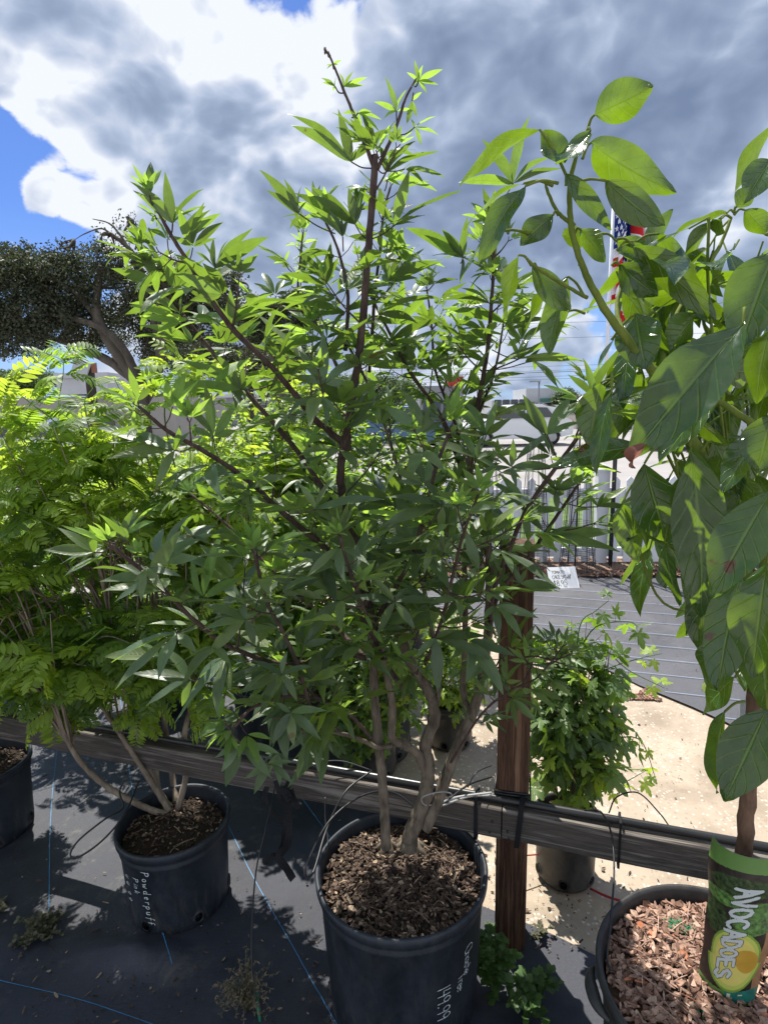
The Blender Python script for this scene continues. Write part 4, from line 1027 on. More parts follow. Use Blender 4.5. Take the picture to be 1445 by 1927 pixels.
L_([(705, 1170, Yb + .02), (770, 1060, Yb - .1), (800, 960, Yb - .16), (820, 880, Yb - .2), (850, 800, Yb - .22)], .006, .003, .1, .11, .06, .3)
L_([(884, 890, Yb + .1), (892, 800, Yb + .09), (905, 730, Yb + .08), (918, 650, Yb + .07), (925, 560, Yb + .06), (929, 470, Yb + .05), (925, 420, Yb + .05)], .008, .0028, .02, .11, .065, .4)
L_([(900, 780, Yb + .1), (930, 700, Yb + .14), (945, 620, Yb + .17), (955, 540, Yb + .2)], .004, .002, .1, .1, .06, .2)
L_([(864, 870, Yb + .18), (830, 785, Yb + .18), (770, 698, Yb + .2), (735, 630, Yb + .22), (700, 560, Yb + .24), (690, 520, Yb + .25)], .0065, .0028, .02, .1, .06, .45)
L_([(695, 700, Yb + .2), (705, 560, Yb + .1), (715, 470, Yb + .02), (722, 400, Yb), (735, 350, Yb)], .0045, .002, .1, .09, .055, .2)
L_([(650, 660, Yb - .06), (655, 560, Yb - .05), (642, 490, Yb - .03), (624, 440, Yb - .02), (600, 395, Yb)], .0045, .0022, .2, .09, .055, .2)
L_([(640, 700, Yb + .1), (590, 600, Yb + .16), (562, 560, Yb + .18), (566, 480, Yb + .18), (570, 440, Yb + .18)], .0045, .002, .2, .08, .05, .3, .3)
L_([(862, 860, Yb + .18), (857, 800, Yb + .2), (820, 700, Yb + .26), (812, 610, Yb + .3), (803, 545, Yb + .32)], .0055, .0024, .1, .1, .06, .45, .2)
L_([(918, 1200, Yb + .08), (930, 1110, Yb - .02), (960, 1030, Yb - .1), (991, 958, Yb - .15), (1048, 876, Yb - .2), (1098, 808, Yb - .24), (1121, 777, Yb - .26)], .0065, .0032, .5, .10, .08, .1)
L_([(920, 1180, Yb + .08), (940, 1117, Yb + .02), (1000, 1040, Yb - .05), (1023, 1006, Yb - .08), (1065, 945, Yb - .12), (1085, 915, Yb - .14)], .006, .003, .5, .10, .08, .1)
L_([(845, 1440, Yb + .04), (905, 1345, Yb - .02), (960, 1300, Yb - .08), (1010, 1275, Yb - .1), (1060, 1215, Yb - .12)], .0035, .0018, .3, .07, .05, .25)
L_([(905, 1280, Yb + .06), (940, 1255, Yb - .02), (1000, 1235, Yb - .08), (1060, 1250, Yb - .1)], .003, .0018, .3, .07, .05, .25)
L_([(760, 1300, Yb + .1), (700, 1200, Yb + .2), (660, 1080, Yb + .28), (610, 940, Yb + .34), (580, 830, Yb + .38)], .007, .003, .1, .1, .06, .5)
L_([(720, 1240, Yb - .03), (690, 1160, Yb - .18), (660, 1080, Yb - .28), (640, 1010, Yb - .34)], .005, .0028, .1, .115, .06, .3)
L_([(800, 1250, Yb + .03), (830, 1170, Yb - .12), (850, 1090, Yb - .2), (870, 1010, Yb - .26), (900, 930, Yb - .3)], .005, .0028, .1, .11, .06, .3)
L_([(700, 1390, Yb - .06), (640, 1330, Yb - .12), (560, 1310, Yb - .22), (480, 1330, Yb - .3), (440, 1370, Yb - .35)], .005, .0028, .15, .11, .06, .2)
L_([(690, 1240, Yb), (620, 1170, Yb + .1), (520, 1080, Yb + .15), (430, 990, Yb + .18), (360, 930, Yb + .2)], .006, .0028, .1, .1, .06, .45)

def nodes(P, rad, f0, L, sp, tw, young, top=True):
    ln = [0]
    for a, c in zip(P[:-1], P[1:]): ln.append(ln[-1] + (c - a).length)
    tot = ln[-1]; s = f0 * tot + random.uniform(0, sp * .5); ph = random.uniform(0, 3)
    k = 0
    while s < tot - .006:
        i = next(j for j in range(len(ln)) if ln[j] >= s); i = max(1, i)
        t = (s - ln[i - 1]) / max(1e-6, ln[i] - ln[i - 1]); p = P[i - 1].lerp(P[i], t); ax = (P[i] - P[i - 1]).normalized()
        q = s / tot; rr0 = rad[i]
        ph += math.pi / 2 + random.gauss(0, .2); a = ax.orthogonal().normalized(); a = Quaternion(ax, ph) @ a
        size = L * 1.18 * (1 - max(0, (q - .7) / .3) * .45) * random.uniform(.75, 1.12)
        for sg in (-1, 1):
            d0 = a * sg; d = (d0 * .8 + ax * .45 + UP * .15 + rv(.12)).normalized()
            isy = random.random() < young * (1 + (q > .85) * 2)
            if tw and q < .93 and random.random() < tw:
                tl = random.uniform(.06, .20) * (1.1 - q * .6); tp = [p, p + d * tl * .5 + UP * tl * .05, p + d * tl + UP * tl * .25]
                C = catmull(tp, 5); BS.tube(C, [.0024 - .0012 * j / (len(C) - 1) for j in range(len(C))], 5)
                nodes(C, [.002] * len(C), .35, size * .9, .058, 0, young * 1.2)
            elif random.random() < .90:
                palmate(BL, BS, p + d * rr0, d, size, None, random.uniform(.018, .045), random.choice((5, 5, 5, 3)), random.uniform(60, 82), random.uniform(.1, .7), 1 if isy else 0, random.uniform(-.05, .3), random.uniform(.215, .28))
        s += sp * 1.12 * (1 - .45 * max(0, q - .5)) * random.uniform(.8, 1.2); k += 1
    if top:
        ax = (P[-1] - P[-3]).normalized()
        for j in range(2 if random.random() < .6 else 3):
            a = Quaternion(ax, j * 2.6 + ph) @ ax.orthogonal().normalized(); d = (ax + a * random.uniform(.3, .7)).normalized()
            palmate(BL, BS, P[-1], d, L * random.uniform(.35, .6), None, .010, random.choice((3, 5)), 55, .2, 1 if random.random() < .5 + young else 0, 0, .27)
for (P, rad), f0, L, sp, tw, young in leaders:
    nodes(P, rad, f0, L, sp, tw * .75, young, top=L > .05)
for (P, rad), f0, sp, tw in ((bL, .45, .06, .2), (trunkC, .55, .07, .7), (trunkD, .35, .06, .7), (bR2, .3, .055, .7), (trunkB, .62, .06, .8)):
    nodes(P, rad, f0, .10, sp, tw, .05, top=False)

# clusters that the photograph shows one by one: attachment, leaf centre, leaflet tips
Z1 = lambda x, y: (480 + x / 3.6125, 80 + y / 3.6125); Z2 = lambda x, y: (180 + x / 3.44, 300 + y / 3.44); Z5 = lambda x, y: (400 + x / 2.89, 560 + y / 2.89)
Z6 = lambda x, y: (800 + x / 2.24, 100 + y / 2.24); ZQ = lambda x, y: (800 + x / 3.141, 640 + y / 3.141); Z4 = lambda x, y: (380 + x / 2.491, 1080 + y / 2.491); Z3 = lambda x, y: (x / 2.92, 680 + y / 2.92)
HERO = [
 (Z1, -.10, (790, 855), (655, 812), [(235, 470), (255, 555), (567, 455), (942, 565), (690, 720)], 0), (Z1, -.10, (830, 860), (890, 885), [(960, 705), (1095, 655), (1240, 730), (850, 700)], 0),
 (Z1, -.08, (600, 1420), (596, 1320), [(350, 1080), (385, 1150), (500, 1130), (640, 1190), (585, 1190)], 0), (Z1, -.05, (545, 1300), (300, 1165), [(35, 865), (80, 1000), (200, 925), (310, 975), (350, 1080)], 0),
 (Z1, -.09, (750, 1330), (680, 1235), [(385, 975), (265, 1020), (635, 985), (755, 940), (745, 1080)], 0), (Z1, -.09, (780, 1340), (945, 1245), [(720, 1005), (1050, 855), (1400, 1000), (1085, 1220), (900, 1180)], 0),
 (Z1, .0, (830, 1640), (905, 1625), [(815, 1415), (1030, 1410), (1275, 1480), (1100, 1480), (890, 1440)], 0), (Z1, .02, (540, 1720), (480, 1650), [(180, 1560), (515, 1355), (570, 1455), (275, 1380)], 0),
 (Z1, -.12, (595, 345), (603, 300), [(575, 205), (665, 195), (765, 235), (745, 290)], 1), (Z1, -.12, (590, 345), (545, 300), [(450, 240), (455, 270), (530, 330), (550, 240)], 1),
 (Z1, -.11, (655, 510), (700, 478), [(590, 480), (860, 520), (850, 610), (720, 605), (790, 465)], 1), (Z1, -.09, (965, 620), (960, 465), [(885, 230), (1025, 320), (810, 400), (868, 517), (1080, 460)], 1),
 (Z1, -.08, (980, 630), (1085, 575), [(1225, 500), (1250, 625), (1130, 700), (1025, 640), (1060, 520)], 1), (Z1, -.08, (1085, 300), (1110, 260), [(1030, 200), (1085, 120), (1275, 180), (1245, 285), (1170, 345), (1060, 300), (1140, 150)], 1),
 (Z1, -.08, (1075, 340), (1065, 395), [(1135, 335), (1100, 510), (1030, 560)], 1), (Z1, .18, (320, 1400), (320, 1365), [(240, 1295), (290, 1260), (355, 1265), (430, 1340), (275, 1340)], 1),
 (Z1, .18, (250, 1560), (200, 1490), [(150, 1435), (120, 1500), (235, 1410)], 1), (Z1, -.05, (880, 1010), (900, 930), [(855, 940), (1000, 880), (955, 860), (1235, 1000), (990, 970)], 1),
 (Z1, -.12, (540, 175), (527, 150), [(590, 120), (480, 155), (485, 182), (565, 150)], 1), (Z1, .04, (1395, 1500), (1410, 1465), [(1030, 1250), (1270, 1265), (1440, 1180), (1440, 1350), (1390, 1640)], 0),
 (Z1, .0, (1150, 1690), (1215, 1640), [(1110, 1570), (1175, 1540), (1380, 1605), (1280, 1640)], 0), (Z1, -.05, (745, 1130), (700, 1110), [(725, 1010), (690, 960), (640, 990)], 0),
 (Z2, -.26, (490, 480), (500, 415), [(230, 140), (250, 200), (450, 80), (690, 185), (705, 295)], 0), (Z2, -.25, (480, 500), (585, 510), [(580, 370), (705, 300), (740, 320), (810, 345), (520, 400)], 0),
 (Z2, -.23, (700, 800), (775, 705), [(675, 510), (640, 590), (763, 510), (860, 510), (1010, 445), (1120, 495)], 0), (Z2, -.09, (490, 765), (440, 735), [(5, 515), (225, 400), (265, 520), (520, 640)], 0),
 (Z2, -.06, (580, 1010), (550, 1000), [(275, 815), (330, 895), (565, 860), (640, 910)], 0), (Z2, -.19, (885, 1100), (880, 1070), [(872, 832), (1140, 860), (1195, 905), (1150, 960), (680, 880)], 0),
 (Z2, -.06, (690, 1150), (625, 1190), [(295, 1070), (255, 1138), (540, 1050), (720, 1100)], 0), (Z2, -.15, (1150, 1440), (1195, 1290), [(1000, 1190), (1305, 1060), (1385, 1115), (1110, 1210), (1090, 1130)], 0),
 (Z2, -.17, (1110, 1470), (940, 1490), [(385, 1520), (540, 1290), (770, 1250), (960, 1340), (1040, 1400)], 0), (Z2, -.12, (840, 1110), (795, 1160), [(685, 990), (780, 1010), (845, 1010), (700, 1160)], 0),
 (Z2, -.27, (370, 300), (350, 230), [(270, 80), (345, 45), (395, 65), (225, 140), (380, 110), (300, 120)], 1), (Z2, -.26, (400, 380), (385, 360), [(275, 290), (320, 350), (400, 290), (360, 420)], 1),
 (Z2, -.18, (560, 760), (525, 740), [(510, 600), (600, 640), (690, 655), (430, 640)], 0), (Z2, -.15, (740, 850), (820, 1000), [(590, 780), (560, 820), (700, 900)], 0),
 (Z3, -.35, (1060, 470), (960, 490), [(515, 355), (585, 530), (860, 690), (990, 350), (1050, 380)], 0), (Z3, -.44, (620, 1000), (660, 960), [(610, 850), (745, 800), (790, 850), (600, 945)], 0),
 (Z3, -.47, (610, 1020), (520, 1050), [(320, 910), (495, 905), (235, 1035), (330, 1110), (470, 1080)], 0), (Z3, -.42, (850, 1210), (830, 1195), [(545, 1205), (640, 1110), (630, 1320), (860, 1080), (1000, 920)], 0),
 (Z3, -.35, (960, 1660), (880, 1625), [(570, 1620), (700, 1670), (755, 1530), (760, 1565), (900, 1700)], 0), (Z3, -.3, (1100, 1740), (1050, 1750), [(720, 1710), (880, 1550), (800, 1890), (1000, 1900)], 0),
 (Z3, -.33, (800, 290), (740, 270), [(680, 240), (690, 290), (735, 370), (800, 380), (770, 180)], 1), (Z3, -.38, (1080, 960), (1060, 960), [(880, 1020), (1000, 900), (1190, 900), (1170, 1010)], 0),
 (Z5, -.28, (1130, 1290), (1250, 1130), [(940, 1080), (900, 1250), (1120, 975), (1240, 1270), (1430, 1150)], 0), (Z5, -.3, (450, 1165), (560, 1150), [(660, 975), (930, 1090), (690, 1235), (470, 1010)], 0),
 (Z5, -.22, (250, 1050), (190, 1040), [(130, 1155), (70, 1010), (415, 960), (210, 1220), (260, 930)], 0), (Z5, -.25, (1130, 1400), (1190, 1340), [(1440, 1290), (1300, 1400), (1220, 1480), (1000, 1380), (1150, 1500)], 0),
 (Z5, -.1, (330, 470), (200, 500), [(0, 500), (30, 310), (150, 390), (220, 420)], 0), (Z5, -.1, (780, 1380), (740, 1370), [(620, 1300), (560, 1440), (700, 1500), (860, 1480), (680, 1230)], 0),
 (Z5, -.05, (790, 380), (840, 370), [(1100, 385), (960, 300), (890, 230), (760, 250), (670, 370)], 0), (Z5, -.05, (700, 90), (720, 80), [(380, 15), (470, 120), (940, 20), (860, 0), (640, 190)], 0),
 (Z5, -.1, (620, 230), (620, 220), [(425, 85), (560, 60), (700, 190), (520, 330), (300, 300)], 0), (Z5, .1, (1000, 260), (960, 240), [(880, 130), (1050, 130), (1250, 110), (1150, 250), (790, 210)], 0),
 (Z4, -.35, (290, 180), (205, 215), [(0, 140), (0, 260), (25, 385), (250, 340), (265, 180), (160, 90)], 0), (Z4, -.33, (365, 420), (375, 470), [(170, 560), (270, 660), (450, 600), (520, 430), (400, 360), (230, 400)], 0),
 (Z4, -.33, (330, 680), (415, 650), [(590, 640), (560, 780), (430, 810), (330, 800), (340, 600)], 0), (Z4, -.36, (110, 700), (185, 800), [(90, 930), (330, 960), (370, 840), (60, 860), (110, 1000)], 0),
 (Z4, -.34, (300, 880), (325, 890), [(430, 985), (240, 1035), (200, 960), (430, 880)], 0), (Z4, -.24, (860, 20), (905, 130), [(790, 10), (690, 100), (820, 290), (960, 60), (1130, 130), (1000, 260)], 0),
 (Z4, -.22, (1060, 230), (1095, 300), [(1000, 390), (1105, 560), (1350, 395), (1190, 260), (1340, 290)], 0), (Z4, -.2, (800, 270), (800, 260), [(690, 220), (700, 330), (760, 180), (850, 330)], 1),
 (Z4, -.3, (100, 580), (110, 560), [(20, 590), (130, 500), (170, 600), (80, 690), (40, 500)], 1), (Z4, -.26, (500, 130), (420, 80), [(320, 0), (560, 20), (580, 120), (400, 200), (360, 150)], 0),
 (Z4, -.15, (900, 380), (930, 390), [(860, 430), (1040, 360), (1000, 420), (880, 300)], 1),
  (ZQ, -.1, (330, 620), (360, 560), [(110, 345), (215, 335), (425, 350), (510, 460), (190, 545)], 0), (ZQ, -.27, (1010, 430), (985, 330), [(840, 200), (935, 105), (1165, 30), (1335, 130), (1090, 235)], 0),
  (ZQ, -.2, (790, 720), (720, 560), [(575, 320), (865, 320), (490, 390), (930, 480), (520, 720), (620, 640)], 0), (ZQ, .08, (350, 180), (590, 135), [(935, 120), (680, 50)], 0),
  (ZQ, -.15, (600, 1010), (590, 1020), [(350, 810), (440, 780), (720, 960), (830, 1000), (610, 1200), (700, 1130)], 0), (ZQ, -.12, (650, 1150), (715, 1165), [(1140, 1130), (1150, 1245), (870, 1100), (750, 1085)], 0),
  (ZQ, -.14, (830, 965), (1020, 985), [(940, 900), (1200, 860), (1240, 1000), (1060, 900)], 0), (ZQ, -.08, (270, 800), (300, 700), [(20, 600), (190, 500), (345, 560), (430, 660), (470, 800)], 0),
  (ZQ, -.1, (200, 960), (120, 1000), [(0, 1060), (70, 1130), (290, 980), (310, 1040), (50, 850)], 0), (ZQ, -.1, (540, 1330), (560, 1440), [(800, 1465), (600, 1350), (520, 1330), (480, 1500)], 0),
  (ZQ, -.2, (740, 760), (510, 750), [(770, 750), (520, 580), (380, 650), (270, 800), (540, 870)], 0), (ZQ, -.16, (770, 880), (770, 890), [(660, 770), (830, 760), (1000, 780), (880, 870), (780, 1010)], 0),
 (Z6, .1, (305, 640), (370, 550), [(240, 360), (435, 265), (570, 480), (525, 430), (140, 540)], 0), (Z6, .05, (290, 910), (160, 860), [(70, 740), (0, 765), (30, 850), (175, 740)], 0),
 (Z6, .05, (290, 1050), (270, 1055), [(70, 1035), (190, 960), (345, 1000), (440, 1080), (150, 985)], 0), (Z6, .07, (280, 1250), (390, 1290), [(665, 1290), (440, 1180), (350, 1190), (590, 1200)], 0),
 (Z6, .06, (280, 920), (270, 910), [(210, 920), (180, 1000), (330, 860), (350, 960), (300, 780)], 0), (Z6, .1, (330, 1150), (340, 1140), [(70, 1070), (200, 1060), (460, 1000), (400, 1230), (520, 1120)], 0),
]
def handleaf(b, B, T, W, up=0.0, curl=.5, fold=.25, wave=.02, across=1, segs=8, shape='lance', m=0, roll=None, twist=0):
    a = (T - B); Ld = a.length; a.normalize(); mid = (B + T) / 2; c = (CAM - mid).normalized(); c = ortho(c, a)
    if roll is None: n = ortho(UP * .75 + c * up + rv(.25), a)
    else:
        sg = 1 if abs(roll) < 90 else -1; off = roll if sg > 0 else roll - 180
        n = Quaternion(a, R(off)) @ ortho(UP * .55 + c * sg * .85, a)
    s = a.cross(n); d0 = Quaternion(s, curl * .5) @ a
    k = 1.0 / max(.5, (math.sin(curl * .5) / (curl * .5)) if abs(curl) > .01 else 1)
    return leaf(b, B, d0, n, Ld * k, W, shape, segs, fold, curl, wave, across, m, twist)
for zf, dy, at_, ce, tips, yg in HERO:
    Y = Yb + dy; A_ = atY(*zf(*at_), Y); C = atY(*zf(*ce), Y + random.uniform(-.02, .02))
    mid = (A_ + C) / 2 + V((0, 0, -.004)); BS.tube(catmull([A_, mid, C], 4), .0014, 5)
    lens = [(atY(*zf(*t), Y) - C).length for t in tips]; mx = max(lens)
    above = C.z > 1.55
    for t, ln in zip(tips, lens):
        T = atY(*zf(*t), Y + random.uniform(-.32, .32) * ln)
        wd = .245 if ln > .55 * mx else .3
        handleaf(BL, C, T, ln * wd * random.uniform(.9, 1.15), (-.35 if above else .75) + random.uniform(-.2, .2), random.uniform(.15, .6), random.uniform(.15, .4), .04, m=1 if yg else 0)
# flower bud spike on the highest shoot
fb = MB()
for k in range(12):
    t = k / 11; c = atY(620 - 9 * t, 104 - 11 * t, Yb - .13) + rv(.0022)
    fb.tube([c - UP * .003, c, c + UP * .004], [.001, .0028 * (1 - .5 * t), .0008], 5)
fb.build('flower_bud', M_TWIG, ct)
BT.build('trunk', M_BARK, ct); BS.build('branches', M_TWIG, ct); BL.build('foliage', [M_VITEX, M_VYOUNG], ct)

# ------------------------------------------------------------------ powderpuff shrubs
random.seed(5)
def frond(pairs, ln, lw, rl, curl, seed):
    random.seed(seed); b = MB(); d = YV.copy(); p = O0.copy(); n = ZV.copy(); pts = [p.copy()]
    for k in range(pairs):
        t = (k + 1) / pairs; step = rl / pairs
        q = Quaternion(V((1, 0, 0)), -curl / pairs); d = q @ d; n = q @ n; p = p + d * step; pts.append(p.copy())
        sz = ln * (.62 + .5 * math.sin(math.pi * min(1, t * .85 + .12)))
        for sg in (-1, 1):
            dd = (V((sg, 0, 0)) * .9 + d * .55 + rv(.08)).normalized(); nn = ortho(n + V((sg * -.35, 0, 0)) + rv(.12), dd)
            leaf(b, p + V((sg * .001, 0, 0)), dd, nn, sz, lw * sz / ln, 'oval', 4, .12, .35 + random.uniform(-.1, .25), .0, 1)
    b2 = MB()
    b2.tube(pts, .0007, 4, cap=False)
    i = len(b.v); b.v += b2.v; b.f += [tuple(x + i for x in f) for f in b2.f]; b.uv += b2.uv; b.mi += b2.mi
    return tmpl(b)
FR = [frond(random.choice((5, 6, 7, 8, 9)), .034, .0112, .085, .3 + .35 * (k % 4), 100 + k) for k in range(12)]
FRL = [frond(6, .045, .018, .095, .45 + .2 * (k % 3), 200 + k) for k in range(5)]
random.seed(6)
def shrub(name, label, cat, base, centre, rad, ntips, put_leaves, bark, r0=.012, lowz=None, group=None, stemn=6, starts=None):
    root = empty(name, base, label, cat, group); S = MB(); T = TB()
    mains = []
    for k in range(stemn):
        a = k * 6.283 / stemn + random.uniform(-.3, .3)
        e = centre + V((math.cos(a) * rad.x * .42, math.sin(a) * rad.y * .42, random.uniform(-.25, .25) * rad.z))
        if starts and k < len(starts): P = catmull(starts[k], 8)
        else:
            m_ = base.lerp(e, .4) + V((math.cos(a) * rad.x * .12, math.sin(a) * rad.y * .12, -.02)); P = catmull([base + V((math.cos(a) * .02, math.sin(a) * .02, 0)), m_, e], 8)
        S.tube(P, [r0 * (1 - .55 * j / (len(P) - 1)) * random.uniform(.92, 1.08) for j in range(len(P))], 7); mains.append(P)
    for k in range(ntips):
        while True:
            u = rv(1)
            if .25 < u.length < 1: break
        u = u.normalized() * (u.length ** .45)
        tip = centre + V((u.x * rad.x, u.y * rad.y, u.z * rad.z)) * random.uniform(.88, 1.1)
        if lowz is not None and tip.z < lowz: tip.z = lowz + random.uniform(0, .15)
        M_ = min(mains, key=lambda P: (P[-1] - tip).length + random.uniform(0, .15)); j = random.randint(len(M_) // 2, len(M_) - 1)
        s = M_[j]; md = s.lerp(tip, .5) + V((0, 0, .12 * (tip - s).length)) + rv(.03); P = catmull([s, md, tip], 6)
        S.tube(P, [r0 * .38 * (1 - .75 * q / (len(P) - 1)) for q in range(len(P))], 5)
        put_leaves(T, P, u, root, S)
    S.build('branches', bark, root); 
    return root, T
def pow_leaves(dens=1.0, yb=.0, sc=1.0, fr=None):
    F_ = fr or FR
    def f(T, P, u, root, S):
        n = len(P) - 1; yv = max(0, min(1, yb + u.z * .5 + random.uniform(-.25, .25)))
        young = random.random() < yv
        for k in range(int(9 * dens)):
            t = 1 - .62 * k / (9 * dens); i = min(n, max(1, int(t * n + .5))); p = P[i - 1].lerp(P[i], random.random()); ax = (P[i] - P[i - 1]).normalized()
            a = Quaternion(ax, k * 2.4 + random.uniform(-.4, .4)) @ ax.orthogonal().normalized()
            d = (a * .75 + ax * .45 + V((0, 0, .12)) + rv(.2)).normalized(); nn = ortho(UP + rv(.3), d)
            for sg in (-1, 1):
                s = d.cross(nn); dd = (d + s * sg * .55 + rv(.1)).normalized()
                
                if mnoise.noise(p * 4.2) < -.17: continue
                T.put(random.choice(F_), frame(p + d * .012, dd + rv(.18), nn + rv(.4), sc * random.uniform(.6, 1.2)), 1 if (young and k < 6) else 0)
    return f
sB = atZ(330, 1532, zsP)
def pst(l): return [atY(x, y, Y) for x, y, Y in l]
Yp = sB.y
starts = [pst([(330, 1535, Yp), (280, 1522, Yp - .02), (205, 1482, Yp - .05), (148, 1428, Yp - .08), (108, 1345, Yp - .1), (95, 1260, Yp - .1), (40, 1150, Yp - .1)]),
          pst([(320, 1528, Yp), (300, 1495, Yp + .02), (255, 1425, Yp + .03), (200, 1340, Yp + .02), (150, 1260, Yp), (110, 1120, Yp - .05)]),
          pst([(325, 1530, Yp + .01), (290, 1470, Yp + .05), (262, 1390, Yp + .06), (240, 1310, Yp + .06), (215, 1180, Yp + .04), (180, 1020, Yp)]),
          pst([(322, 1520, Yp + .02), (300, 1490, Yp + .06), (290, 1400, Yp + .1), (285, 1320, Yp + .1), (300, 1180, Yp + .1), (280, 1020, Yp + .08)]),
          pst([(335, 1525, Yp + .01), (352, 1450, Yp + .05), (348, 1380, Yp + .06), (370, 1290, Yp + .06), (390, 1160, Yp + .1), (380, 980, Yp + .1)]),
          pst([(335, 1530, Yp + .03), (322, 1440, Yp + .12), (300, 1300, Yp + .16), (260, 1150, Yp + .2), (230, 950, Yp + .2)])]
cen = atY(185, 1035, Yp + .05)
root, T = shrub('powderpuff_shrub', 'bright yellow-green feathery shrub with bare curved stems in the hand-lettered pot at the left', 'shrub', V((sB.x, sB.y, zsP)), cen, V((.56, .34, .50)), 180, pow_leaves(1.0, .62, 1.02), M_PBARK, .0115, None, 'powderpuff shrubs in pots', 6, starts)
# long arching top shoots against the sky
for (l, yy) in (([(200, 900), (110, 800), (60, 760), (10, 720)], .0), ([(250, 920), (180, 830), (160, 760), (175, 730)], .0), ([(300, 880), (270, 800), (230, 740), (215, 710)], .05), ([(150, 900), (60, 830), (-20, 770)], -.1), ([(330, 880), (310, 780), (325, 700), (340, 670)], .1),
                ([(60, 900), (0, 850), (-60, 800)], .1), ([(130, 860), (110, 780), (120, 700), (118, 668)], .5), ([(400, 870), (400, 760), (390, 690)], .12), ([(120, 1000), (40, 960), (-30, 940)], -.2), ([(250, 1200), (280, 1290), (260, 1360)], .0), ([(330, 1200), (370, 1290), (400, 1350)], .02), ([(150, 1200), (130, 1290), (90, 1350)], -.05), ([(200, 1200), (190, 1280), (170, 1340)], .05), ([(60, 1180), (20, 1270), (0, 1330)], -.05), ([(100, 1150), (30, 1180), (-20, 1240)], -.2), ([(200, 1180), (130, 1230), (40, 1255)], -.22)):
    P = catmull([atY(x, y, Yp + yy) for x, y in l], 5)
    pow_leaves(1.0, .95 if yy < .4 else 0, 1.15 if yy < .4 else 1.3)(T, P, V((0, 0, .6)), root, None); b = MB(); b.tube(P, [.003 - .002 * k / (len(P) - 1) for k in range(len(P))], 5); T.addmb(b)
T.build('foliage', [M_POW, M_POWY], root)
def qsh(*a): r_, T_ = shrub(*a[:9], *a[9:]); T_.build('foliage', [M_POW, M_POWY], r_); return r_
bL_ = V((cL.x, cL.y, zsL))
r_, T_ = shrub('powderpuff_shrub', 'darker green feathery shrub growing out of the cut-off pot at the left edge', 'shrub', bL_, bL_ + V((-.10, .0, .72)), V((.44, .40, .42)), 110, pow_leaves(.9, .1), M_PBARK, .010, None, 'powderpuff shrubs in pots', 5)
T_.build('foliage', [M_POW, M_POWY], r_)
cB2 = V((-1.25, 3.0, 0)); potC, _, _, zC = make_pot('black nursery pot behind the rail under the shrubs at the left', cB2, .175, .3, M_POT, M_CHIP, M_SOIL, nch=0)
r_, T_ = shrub('powderpuff_shrub', 'dense feathery shrub standing farther back behind the rail at the left', 'shrub', V((cB2.x, cB2.y, zC)), V((cB2.x, cB2.y, .95)), V((.68, .42, .50)), 130, pow_leaves(.9, .2, 1.1), M_PBARK, .011, None, 'powderpuff shrubs in pots', 5)
T_.build('foliage', [M_POW, M_POWY], r_)
cB3 = V((-.62, 2.75, 0)); potD, _, _, zD = make_pot('black nursery pot behind the rail, beneath the left part of the chaste tree', cB3, .165, .3, M_POT, M_CHIP, M_SOIL, nch=0)
r_, T_ = shrub('powderpuff_shrub', 'yellow-green feathery shrub filling the gap between the left shrub and the chaste tree', 'shrub', V((cB3.x, cB3.y, zD)), V((cB3.x, cB3.y, 1.02)), V((.46, .36, .52)), 100, pow_leaves(.9, .35, 1.1, FRL), M_PBARK, .010, None, 'powderpuff shrubs in pots', 5)
T_.build('foliage', [M_POW, M_POWY], r_)

# ------------------------------------------------------------------ maple-leaved saplings
def maple_t(seed, deep=.5):
    random.seed(seed); b = MB(); b_ = O0.copy()
    lobes = [(-118, .48), (-58, .8), (0, 1.0), (58, .8), (118, .48)]
    rim = []
    for i, (a, l) in enumerate(lobes):
        a += random.uniform(-5, 5); l *= random.uniform(.9, 1.08)
        for da, q in ((-25, .46), (-19, .72), (-13, .68), (-8, .88), (0, 1.0), (8, .88), (13, .68), (19, .72), (25, .46)):
            rim.append((a + da, l * q))
        if i < 4: rim.append((a + 30, .30 * (1 - deep * .3)))
    pts = []
    for a, l in rim:
        x, y = math.sin(R(a)) * l, math.cos(R(a)) * l
        z = -.22 * (x * x + y * y) + .06 * math.sin(a * .11 + seed) ; pts.append(V((x, y, z)))
    c = b.add(V((0, .03, .02)), *pts); n = len(pts)
    for k in range(0, n - 2, 2):
        v = lambda p: (.5 + p.x * .5, max(0, min(1, p.y * .5 + .45)))
        b.face((c, c + 1 + k, c + 2 + k, c + 3 + k), [(.5, .45), v(pts[k]), v(pts[k + 1]), v(pts[k + 2])])
    b.tube([V((0, -.55, .06)), V((0, -.25, .05)), V((0, .03, .02))], .012, 4, cap=False)
    return tmpl(b)
MP = [maple_t(300 + k) for k in range(6)]; random.seed(9)
def maple_leaves(size=.045, dens=1.0, hang=.4, ym=.0):
    def f(T, P, u, root, S):
        n = len(P) - 1
        for k in range(int(9 * dens)):
            t = 1 - .8 * k / (9 * dens); i = min(n, max(1, int(t * n + .5))); p = P[i - 1].lerp(P[i], random.random()); ax = (P[i] - P[i - 1]).normalized()
            a = Quaternion(ax, k * 2.4 + random.uniform(-.4, .4)) @ ax.orthogonal().normalized(); s = size * random.uniform(.6, 1.2)
            d = (a * .8 + ax * .3 - UP * hang + rv(.3)).normalized()
            T.put(random.choice(MP), frame(p + d * s * .55, d, UP + a * .5 + rv(.4), s), 1 if random.random() < ym else 0)
    return f
mB = V((cB.x, cB.y, zsB))
mc = atY(1082, 1345, cB.y + .02)
root, T = shrub('maple_sapling', 'small maple sapling in the small pot behind the rail, right of the brown post', 'tree', mB, mc, V((.165, .15, .36)), 84, maple_leaves(.060, .85, .7, .12), M_TWIG, .007, None, None, 4)
